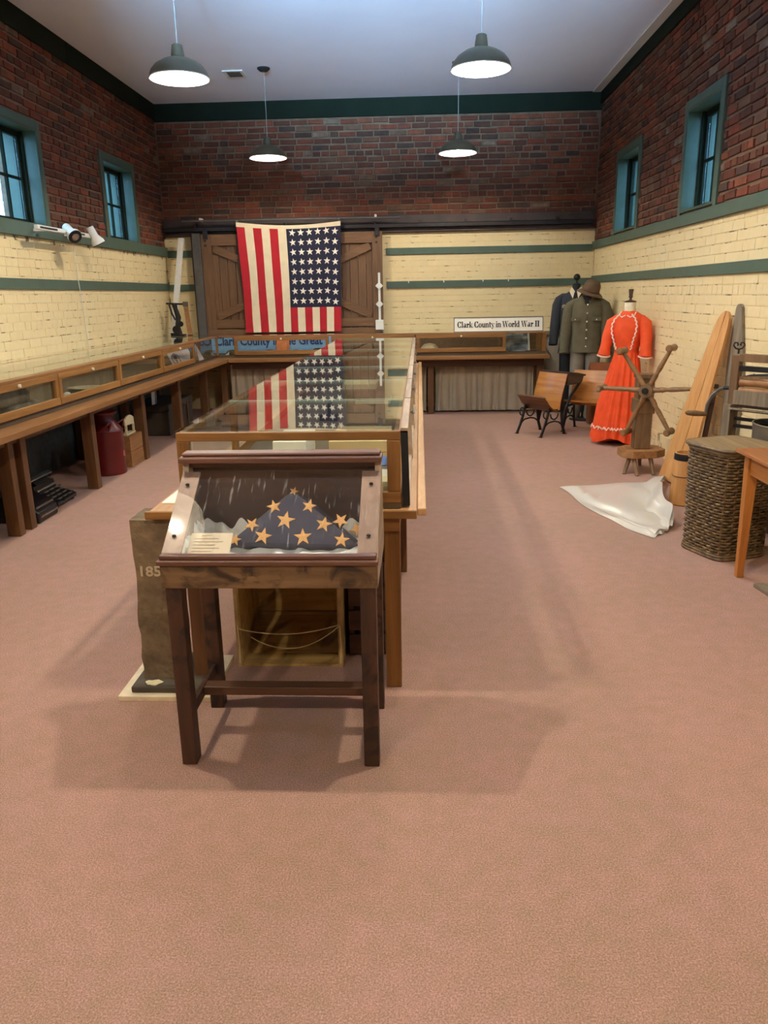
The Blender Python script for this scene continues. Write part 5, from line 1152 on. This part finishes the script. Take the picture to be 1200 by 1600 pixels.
# ---------------------------------------------------------------- orange dress on a form
M_DRESS = plain('vermilion_cotton', (234,82,30), 0.8, var=0.10, scale=12); M_LACE = plain('white_lace', (244,214,196), 0.8); M_FORM = plain('form_cloth', (232,220,190), 0.8)
t = thing('dress_form', 'vermilion pleated long dress with white frilled edging on a form', 'dress', (2.035, 7.80, 0), None, -0.60, world=False)
def skirt_ring(z, rx, ry, amp, n=120, ph=0.0):
    return [( (rx+amp*math.sin(18*a+ph+0.6*math.sin(3*a)))*math.cos(a)-0.06*max(0, 0.9-z), (ry+amp*math.sin(18*a+ph+0.6*math.sin(3*a)))*math.sin(a)-0.01, z+(0.028*math.sin(4*a+1.0) if z < 0.1 else 0)) for a in [2*PI*k/n for k in range(n)]]
MB().loft([skirt_ring(0.055,0.248,0.225,0.022), skirt_ring(0.16,0.24,0.215,0.019), skirt_ring(0.20,0.232,0.208,0.017), skirt_ring(0.40,0.215,0.19,0.017), skirt_ring(0.62,0.17,0.15,0.013), skirt_ring(0.80,0.135,0.12,0.009), skirt_ring(0.90,0.115,0.095,0.003), skirt_ring(0.915,0.11,0.09,0.0)]).build('skirt', M_DRESS, t, True, angle=80)
MB().loft([ellipse(0,0,z,rx,ry,32,lambda a,z=z: 1+0.02*math.sin(7*a+z*30)) for z,rx,ry in ((0.905,0.112,0.092),(0.96,0.115,0.095),(1.05,0.135,0.115),(1.13,0.15,0.125),(1.21,0.155,0.11),(1.255,0.135,0.09),(1.285,0.085,0.07),(1.30,0.06,0.055))]).build('bodice', M_DRESS, t, True, angle=80)
MB().lathe([(0.118,0.893),(0.121,0.905),(0.118,0.922)], (0,0,0), 30, 1.0, 0.84, cap=False).build('waist_band', M_DRESS, t, True)
for s in (-1, 1):
    MB().tube([(s*0.07,0,1.245),(s*0.115,0,1.225),(s*0.16,-0.008,1.185),(s*0.185,-0.03,1.08),(s*0.20,-0.06,0.96),(s*0.205,-0.075,0.875)], [0.02,0.046,0.062,0.058,0.05,0.062], 16).build('sleeve', M_DRESS, t, True)
    MB().tube([(s*0.205+0.061*math.cos(a*PI/16), -0.075+0.061*math.sin(a*PI/16), 0.872+0.008*math.sin(6*a)) for a in range(32)], 0.0075, 6, True).build('cuff_frill', M_LACE, t, True)
    pts = [(s*0.055,-0.085,1.272),(s*0.10,-0.10,1.23),(s*0.122,-0.112,1.17),(s*0.118,-0.118,1.10),(s*0.10,-0.118,1.04),(s*0.085,-0.108,0.98),(s*0.07,-0.098,0.93)]
    dense = []
    for i in range(len(pts)-1):
        for k in range(5):
            p = Vector(pts[i]).lerp(Vector(pts[i+1]), k/5); dense.append(p+Vector((0.006*math.sin(len(dense)*1.9),-0.010,0)))
    MB().tube(dense, 0.007, 6).build('bodice_frill', M_LACE, t, True)
    MB().tube([(s*0.008,-0.088,1.262),(s*0.04,-0.095,1.245),(s*0.075,-0.075,1.262),(s*0.072,-0.03,1.292)], 0.005, 6).build('collar_edge', M_LACE, t, True)
    MB().prism([(s*0.008,-0.082,1.262),(s*0.04,-0.09,1.247),(s*0.074,-0.072,1.264),(s*0.062,-0.02,1.298),(s*0.03,-0.058,1.296)], (0,0,0.004)).build('collar', M_DRESS, t)
fr = []
for k in range(200):
    a = 2*PI*k/200; r1 = 0.243+0.018*math.sin(18*a+0.6*math.sin(3*a)); r2 = 0.219+0.018*math.sin(18*a+0.6*math.sin(3*a))
    fr.append((r1*math.cos(a)-0.044, r2*math.sin(a)-0.012, 0.175+0.012*math.sin(50*a)))
MB().tube(fr, 0.007, 5, True).build('hem_frill', M_LACE, t, True)
MB().lathe([(0.058,1.29),(0.052,1.325),(0.052,1.375),(0.05,1.38)], (0,0,0), 24).build('neck', M_FORM, t, True); M_CAPW = plain('dark_turned_wood', (74,46,28), 0.35)
MB().lathe([(0.056,1.381),(0.058,1.388),(0.04,1.396),(0.014,1.402),(0.011,1.42),(0.02,1.43),(0.017,1.445),(0.021,1.48),(0.024,1.495),(0.02,1.503),(0.004,1.505)], (0,0,0), 18).build('finial', M_CAPW, t, True)
MB().cyl((0,0,0), (0,0,0.91), 0.016, n=10).build('stand_pole', M_CAPW, t); MB().lathe([(0.14,0.0),(0.14,0.016),(0.03,0.03)], (0,0,0), 20).build('stand_base', M_CAPW, t, True)

# ---------------------------------------------------------------- yarn winder
M_WINDW = wood('grey_brown_wood_z', (96,70,44), (140,106,68), 'z', 0.6); M_ARMW = wood('arm_wood', (110,78,46), (150,112,70), 'x', 0.55)
t = thing('yarn_winder', 'old wooden yarn winder with six spokes standing by the ironing board', 'yarn winder', (1.90, 6.55, 0))
MB().prism([(1.78,6.47,0.135),(1.86,6.40,0.135),(2.06,6.42,0.135),(2.15,6.50,0.135),(2.13,6.66,0.135),(2.04,6.72,0.135),(1.86,6.70,0.135),(1.78,6.62,0.135)], (0,0,0.065)).build('base_block', M_CRATE, t, bevel=0.005)
MB().box(1.89, 6.495, 0.201, 2.02, 6.625, 0.82).build('post', M_WINDW, t, bevel=0.004)
MB().box(1.875, 6.485, 0.50, 2.035, 6.64, 0.62).build('gear_box', M_WINDW, t, bevel=0.006); MB().box(1.88, 6.485, 0.79, 2.03, 6.64, 0.825).build('cap', M_WINDW, t, bevel=0.004)
for p, q in (((1.86,6.50,0.14),(1.80,6.43,0.0)), ((2.02,6.47,0.14),(2.03,6.38,0.0)), ((1.98,6.66,0.14),(2.02,6.76,0.0)), ((1.88,6.46,0.14),(1.89,6.35,0.0))): MB().tube([p,q], [0.021,0.015], 8).build('leg', M_WINDW, t, True)
hub = Vector((1.945, 6.445, 0.70)); ax = Vector((-0.55,-0.83,0)).normalized(); eu = Vector((0,0,1)).cross(ax).normalized()*-1
if eu.x < 0: eu = -eu
MB().cyl(hub-ax*0.05, hub+ax*0.045, 0.055, n=20).build('hub', M_WINDW, t, True); MB().cyl(hub+ax*0.045, hub+ax*0.065, 0.025, n=14).build('axle_pin', M_IRON, t)
for ang in (180, 126, 64, 5, -58, -113):
    a = math.radians(ang); dv = eu*math.cos(a)+Vector((0,0,1))*math.sin(a)
    sp = MB().tube([hub+dv*0.04, hub+dv*0.13, hub+dv*0.16, hub+dv*0.20, hub+dv*0.38], [0.020,0.022,0.016,0.021,0.015], 10).build('spoke', M_ARMW, t, True)
    MB().tube([hub+dv*0.385-ax*0.088, hub+dv*0.385-ax*0.065, hub+dv*0.385, hub+dv*0.385+ax*0.065, hub+dv*0.385+ax*0.088], [0.020,0.030,0.022,0.030,0.020], 10).build('cross_peg', M_ARMW, sp, True)

t.location.x -= 0.08

# ---------------------------------------------------------------- ironing board, grey plank, churn
M_BOARD = wood('ironing_pine_z', (190,132,72), (218,164,102), 'z', 0.5)
t = thing('ironing_board', 'long tapered pine ironing board leaning against the right wall', 'ironing board', (2.05, 6.05, 0))
L0, R0_, LT, RT = Vector((1.965,6.30,0.012)), Vector((2.03,5.86,0.012)), Vector((2.172,5.95,1.22)), Vector((2.19,5.74,1.22))
nb = (R0_-L0).cross(LT-L0).normalized()
if nb.x > 0: nb = -nb
mid = lambda f, g: (L0.lerp(LT, f)).lerp(R0_.lerp(RT, f), g)
def half(g0, g1, name):
    poly = [mid(0.0,g0)] + [mid(k/8,g0) for k in range(1,9)]
    top = []
    for k in range(1, 10):
        g = lerp(g0, g1, k/10); c = (g-0.5)/0.5; top.append(mid(1.0+0.10*math.sqrt(max(0,1-c*c)), g))
    poly = [mid(k/8,g0) for k in range(9)] + top + [mid(k/8,g1) for k in range(8,-1,-1)]
    return MB().prism(poly, nb*-0.022).build(name, M_BOARD, t, bevel=0.002)
half(0.0, 0.535, 'plank'); half(0.556, 1.0, 'plank')
MB().bar(mid(0.62,0.92)-nb*0.045, mid(0.12,1.05)-nb*0.06, 0.03, 0.03).build('fold_leg', M_DARKW, t); MB().bar(mid(0.66,0.5)-nb*0.04, mid(0.66,1.0)-nb*0.04, 0.03, 0.03).build('cleat', M_DARKW, t)
M_GREYP = wood('grey_barn_board_z', (104,90,70), (146,130,106), 'z', 0.8)
t = thing('grey_plank', 'weathered grey plank with rounded top leaning behind the ironing board', 'plank', (2.23, 5.6, 0))
MB().prism([(2.236,5.50,0.201),(2.236,5.80,0.201),(2.236,5.80,1.0)]+[(2.236, 5.685+0.055*math.cos(a*PI/8), 1.34+0.05*math.sin(a*PI/8)) for a in range(9)]+[(2.236,5.50,0.9)], (0.02,0,0)).build('board', M_GREYP, t); MB().box(2.228,5.51,0.86,2.235,5.60,0.89).build('cleat', M_GREYP, t)
t = thing('wooden_churn', 'narrow wooden churn with dark iron hoop beside the hamper', 'churn', (1.90, 5.50, 0))
MB().lathe([(0.098,0.006),(0.088,0.20),(0.082,0.375),(0.072,0.375),(0.074,0.30)], (1.905,5.49,0), 26, cap=False).build('staves', M_BOARD, t, True); MB().lathe([(0.0005,0.02),(0.09,0.02)], (1.905,5.49,0), 20, cap=False).build('bottom', M_BOARD, t)
MB().lathe([(0.086,0.325),(0.0875,0.33),(0.085,0.368),(0.0835,0.372)], (1.905,5.49,0), 26, cap=False).build('hoop', M_IRON, t, True); MB().lathe([(0.0905,0.205),(0.0905,0.212)], (1.905,5.49,0), 26, cap=False).build('seam_ring', M_BROWNL, t, True)

# ---------------------------------------------------------------- plastic sheet
def plast():
    mt, nt, p = newmat('milky_plastic'); p.inputs['Base Color'].default_value = (*lin((236,230,218)), 1); p.inputs['Roughness'].default_value = 0.28
    p.inputs['Alpha'].default_value = 0.78; p.inputs['Transmission Weight'].default_value = 0.15; return mt
M_PLASTIC = plast()
def crv(P, v):
    n = len(P)-1; f = min(v*n, n-1e-6); i = int(f); f -= i; return P[i].lerp(P[i+1], f)
LE = [Vector(p) for p in ((1.10,5.97),(1.16,5.56),(1.24,5.16),(1.34,4.88),(1.44,4.66))]; RE = [Vector(p) for p in ((2.02,6.17),(1.80,5.75),(1.70,5.30),(1.66,5.02),(1.60,4.80))]
def shp(u, v, k):
    p = crv(LE, v).lerp(crv(RE, v), u); rn = math.sin
    z = 0.008+0.010*(1+rn(9*u+7*v+2*rn(5*v)))+0.008*(1+rn(17*u-11*v+rn(7*u)*2))+0.012*(1+rn(6*u*u+19*v))*u+0.20*max(0, u-0.72)**1.3*(0.4+0.6*rn(PI*v))*2.4
    z *= min(1, 6*min(u+0.05, 1), 8*(v+0.03), 8*(1.03-v))
    return (p.x+0.012*rn(13*v+4*u)+0.03*k, p.y+0.012*rn(15*u+3*v)-0.10*k*(1-v), max(0.003, z)+0.006*k)
t = thing('plastic_sheet', 'crumpled milky plastic sheet spread on the carpet', 'plastic sheet', (1.5, 5.4, 0))
MB().sheet(lambda u, v: shp(u, v, 0), 60, 60, (0,0,-0.0015)).build('layer', M_PLASTIC, t, True); MB().sheet(lambda u, v: shp(lerp(0.06,0.9,u), v*0.8+0.15, 1), 50, 50, (0,0,-0.0015)).build('upper_layer', M_PLASTIC, t, True)

# ---------------------------------------------------------------- wicker hamper
M_WICK = plain('dark_wicker', (134,108,72), 0.5, var=0.4, scale=26, c2=(74,56,36)); M_WICKT = wood('hamper_lid', (120,96,62), (158,130,88), 'y', 0.7)
t = thing('wicker_hamper', 'tall dark woven wicker hamper with plain wooden lid', 'hamper', (1.78, 4.42, 0))
e1 = Vector((0.365,-0.931)); e2 = Vector((0.931,0.365)); hc = Vector((1.787,4.425)); S = 0.172
def hpt(s, r=0.0, k=0.0, sc=1.0):   # perimeter parameter 0..1 of a rounded square
    a = 2*PI*s; c_, s_ = math.cos(a), math.sin(a); e = 0.38
    x = math.copysign(abs(c_)**e, c_); y = math.copysign(abs(s_)**e, s_); q = (S*sc+r)
    v = hc+e2*(x*q)+e1*(y*q); return v
NS, NR = 84, 34
per = [0]; 
for k in range(400): per.append(per[-1]+(hpt((k+1)/400)-hpt(k/400)).length)
def sat(f):
    d = f*per[-1]; lo = 0
    for k in range(400):
        if per[k+1] >= d: return (k+(d-per[k])/max(1e-9, per[k+1]-per[k]))/400
    return 1.0
ST = [sat(k/NS) for k in range(NS)]
weave = MB()
for r_ in range(NR):
    z0 = 0.03+r_*0.0172; sc = 1.0+0.06*(r_/NR); n4 = NS*1
    ring = []
    for k in range(NS):
        off = 0.0042*(1 if (k+r_*2) % 4 < 2 else -1)
        p = hpt(ST[k], off, 0, sc); ring.append((p, z0))
    b0 = len(weave.v)
    for p, z in ring:
        d = (p-hc).normalized()
        weave.v += [Vector((p.x-d.x*0.003, p.y-d.y*0.003, z)), Vector((p.x+d.x*0.004, p.y+d.y*0.004, z+0.004)), Vector((p.x+d.x*0.004, p.y+d.y*0.004, z+0.010)), Vector((p.x-d.x*0.003, p.y-d.y*0.003, z+0.0145))]
    for k in range(NS):
        a, b = b0+4*k, b0+4*((k+1) % NS)
        for i in range(3): weave.f.append((a+i, b+i, b+i+1, a+i+1))
wv = weave.build('weave', M_WICK, t); wv['kind'] = 'stuff'
core = MB().loft([[(hpt(ST[k],-0.012,0,sc).x, hpt(ST[k],-0.012,0,sc).y, z) for k in range(NS)] for z, sc in ((0.012,1.0),(0.625,1.06))]).build('liner', plain('hamper_core', (40,30,20), 0.9), t)
for k in range(0, NS, 4):
    p0, p1 = hpt(ST[k],-0.002,0,1.0), hpt(ST[k],-0.002,0,1.06); MB().tube([(p0.x,p0.y,0.02),(p1.x,p1.y,0.62)], 0.004, 5).build('stake', M_WICK, t)
for z, sc, rr_ in ((0.010,1.0,0.010),(0.026,1.0,0.008),(0.620,1.06,0.009)): MB().tube([(hpt(ST[k],0.004,0,sc).x, hpt(ST[k],0.004,0,sc).y, z) for k in range(NS)], rr_, 6, True).build('border', M_WICK, t, True)
MB().loft([[(hpt(ST[k],0.016,0,1.06).x, hpt(ST[k],0.016,0,1.06).y, z) for k in range(NS)] for z in (0.632,0.648)]).build('lid', M_WICKT, t); MB().tube([(hpt(ST[k],0.016,0,1.06).x, hpt(ST[k],0.016,0,1.06).y, 0.640) for k in range(NS)], 0.010, 6, True).build('lid_rim', M_WICK, t, True)

# ---------------------------------------------------------------- pine table at the right edge
M_PINE = wood('orange_pine_y', (164,98,38), (196,128,58), 'y', 0.4); M_PINEZ = wood('orange_pine_z', (164,98,38), (196,128,58), 'z', 0.4)
t = thing('pine_table', 'orange pine table with tapered legs at the right edge', 'table', (1.95, 3.5, 0)); tz = 0.695
MB().box(1.648, 2.95, tz-0.02, 2.235, 4.04, tz).build('top', wood('pine_top_y', (150,92,50), (180,116,66), 'y', 0.35), t, bevel=0.004)
MB().box(1.70, 3.03, tz-0.125, 1.72, 3.96, tz-0.021).build('apron', M_PINE, t); MB().box(1.73, 3.955, tz-0.125, 2.18, 3.975, tz-0.021).build('apron', M_PINE, t); MB().box(1.73, 3.02, tz-0.125, 2.18, 3.04, tz-0.021).build('apron', M_PINE, t)
for x, y in ((1.715,3.985),(2.185,3.985),(1.715,3.01),(2.185,3.01)): MB().bar((x,y,tz-0.021), (x,y,0), 0.056, 0.056, (0,1,0), 0.036, 0.036).build('leg', M_PINEZ, t, bevel=0.003)
t = thing('paper_sheet', 'white sheet of paper lying on the orange pine table', 'paper', (1.84, 3.85, tz)); MB().prism([(1.79,3.80,tz+0.0008),(1.99,3.74,tz+0.0008),(2.06,3.95,tz+0.0008),(1.86,4.0,tz+0.0008)], (0,0,0.0012)).build('sheet', M_PAPER, t); MB().prism([(1.80,3.81,tz+0.0022),(1.98,3.75,tz+0.0022),(1.99,3.78,tz+0.0022),(1.81,3.84,tz+0.0022)], (0,0,0.0008)).build('fold', M_PAPER, t)
t = thing('floor_plank', 'pale worn plank lying on the carpet under the pine table', 'plank', (1.85, 3.75, 0)); MB().prism([(1.728,3.83,0.0),(1.75,3.68,0.0),(2.10,3.72,0.0),(2.08,3.87,0.0)], (0,0,0.022)).build('board', M_GREYP, t, bevel=0.003); MB().box(2.0,3.75,0.022,2.06,3.84,0.04).build('cleat', M_GREYP, t)

# ---------------------------------------------------------------- laundry wringer, tub and its stool
t = thing('laundry_wringer', 'old wooden laundry wringer with iron crank and heart shaped key', 'wringer', (2.06, 4.85, 0))
W0 = Vector((1.965,4.93,0)); wu = Vector((0.62,-0.785,0)).normalized(); W1 = W0+wu*0.42
def along(s, z, o=0.0):
    q = Vector((-wu.y, wu.x, 0)); return W0+wu*s+q*o+Vector((0,0,z))
for s in (0.0, 0.42):
    MB().bar(along(s,0.0), along(s,1.10), 0.05, 0.05, wu).build('post', M_WINDW, t, bevel=0.003); MB().bar(along(s,0.0,-0.055), along(s,0.80,-0.055), 0.028, 0.05, wu).build('side_post', M_GREYP, t)
for z, h, w_, m_, nm in ((1.085,0.045,0.06,M_WINDW,'top_beam'),(1.02,0.03,0.04,M_IRON,'pressure_bar'),(0.80,0.03,0.07,M_DARKWX,'lower_beam'),(0.71,0.018,0.03,M_BLACKM,'rail'),(0.665,0.018,0.03,M_BLACKM,'rail'),(0.56,0.025,0.03,M_WINDW,'bottom_rail')):
    MB().bar(along(0.026,z), along(0.394,z), w_, h).build(nm, m_, t)
MB().tube([along(0.03,0.955),along(0.10,0.975),along(0.2,0.985),along(0.32,0.975),along(0.39,0.955)], 0.010, 6, sq=1.5).build('leaf_spring', M_IRON, t, True); MB().bar(along(0.03,0.96), along(0.39,0.99), 0.03, 0.02).build('pressure_block', M_WINDW, t)
for z in (0.935, 0.885): MB().cyl(along(0.035,z), along(0.385,z), 0.024, n=16).build('roller', M_CRATE, t, True)
MB().bar(along(0.027,0.848,-0.045), along(0.393,0.848,-0.045), 0.022, 0.085).build('front_board', M_GREYP, t)
MB().bar(along(0.027,0.775,-0.06), along(0.393,0.775,-0.06), 0.07, 0.012, (0,0.4,1)).build('drain_board', M_GREYP, t)
MB().tube([along(0,0.895), along(-0.06,0.893), along(-0.075,0.89)], 0.012, 8).build('crank_axle', M_IRON, t, True)
ck = along(-0.07,0.892); MB().tube([ck, ck+Vector((-0.03,0,-0.012)), ck+Vector((-0.075,-0.005,-0.05)), ck+Vector((-0.10,-0.01,-0.105)), ck+Vector((-0.105,-0.012,-0.165))], 0.0085, 8, sq=1.3).build('crank', M_STEEL, t, True)
g0 = ck+Vector((-0.105,-0.012,-0.165)); MB().tube([g0+Vector((0.008,0,0)), g0+Vector((-0.02,0,0.004)), g0+Vector((-0.07,0,0.008)), g0+Vector((-0.115,0,0.012)), g0+Vector((-0.128,0,0.013))], [0.010,0.016,0.019,0.015,0.006], 12).build('grip', M_WINDW, t, True)
hk = along(0.0,1.108); MB().tube([hk, hk+Vector((0,0,0.028))], 0.006, 8).build('key_stem', M_IRON, t)
for s in (-1, 1): MB().tube([hk+Vector((0,0,0.026)), hk+Vector((s*0.02,0,0.032)), hk+Vector((s*0.034,0,0.05)), hk+Vector((s*0.028,0,0.066)), hk+Vector((s*0.012,0,0.066)), hk+Vector((s*0.006,0,0.054)), hk+Vector((s*0.013,0,0.049))], 0.0048, 7).build('heart_loop', M_IRON, t, True)
M_GALV = plain('galvanised_sheet', (118,108,92), 0.45, 0.55, 0.15, 8)
t = thing('washtub', 'oval galvanised washtub standing before the wringer', 'washtub', (2.115, 4.62, 0.47)); uc = (2.112, 4.60, 0)
MB().lathe([(0.115,0.472),(0.122,0.56),(0.126,0.565),(0.124,0.575),(0.128,0.63),(0.132,0.72),(0.128,0.72),(0.122,0.60),(0.11,0.485),(0.0005,0.482)], uc, 36, 1.0, 1.45, cap=False).build('body', M_GALV, t, True)
MB().tube([(uc[0]+0.131*math.cos(a*PI/18), uc[1]+0.131*1.45*math.sin(a*PI/18), 0.721) for a in range(36)], 0.006, 6, True).build('rim', M_GALV, t, True); MB().lathe([(0.0005,0.470),(0.114,0.4705)], uc, 30, 1.0, 1.45, cap=False).build('base', M_GALV, t)
MB().tube([(2.02,4.51,0.73),(2.05,4.53,0.80),(2.11,4.52,0.835),(2.17,4.5,0.80),(2.19,4.48,0.73)], 0.004, 6).build('bail', M_IRON, t, True)
for x, y in ((2.08,4.56),(2.14,4.66)): MB().tube([(x,y,0.49),(x-0.01,y-0.04,0.70),(x+0.005,y-0.06,0.82),(x+0.02,y-0.07,0.80)], 0.004, 6).build('hook', M_IRON, t, True)
t = thing('tub_stool', 'dark low stool carrying the galvanised washtub', 'stool', (2.12, 4.63, 0))
MB().box(2.03, 4.44, 0.44, 2.225, 4.78, 0.469).build('top', M_DARKW, t, bevel=0.003)
for x, y in ((2.045,4.50),(2.205,4.46),(2.045,4.76),(2.205,4.76)): MB().box(x-0.014, y-0.016, 0, x+0.014, y+0.016, 0.439).build('leg', M_DARKW, t)
MB().box(2.05, 4.753, 0.2, 2.20, 4.767, 0.235).build('stretcher', M_DARKW, t)
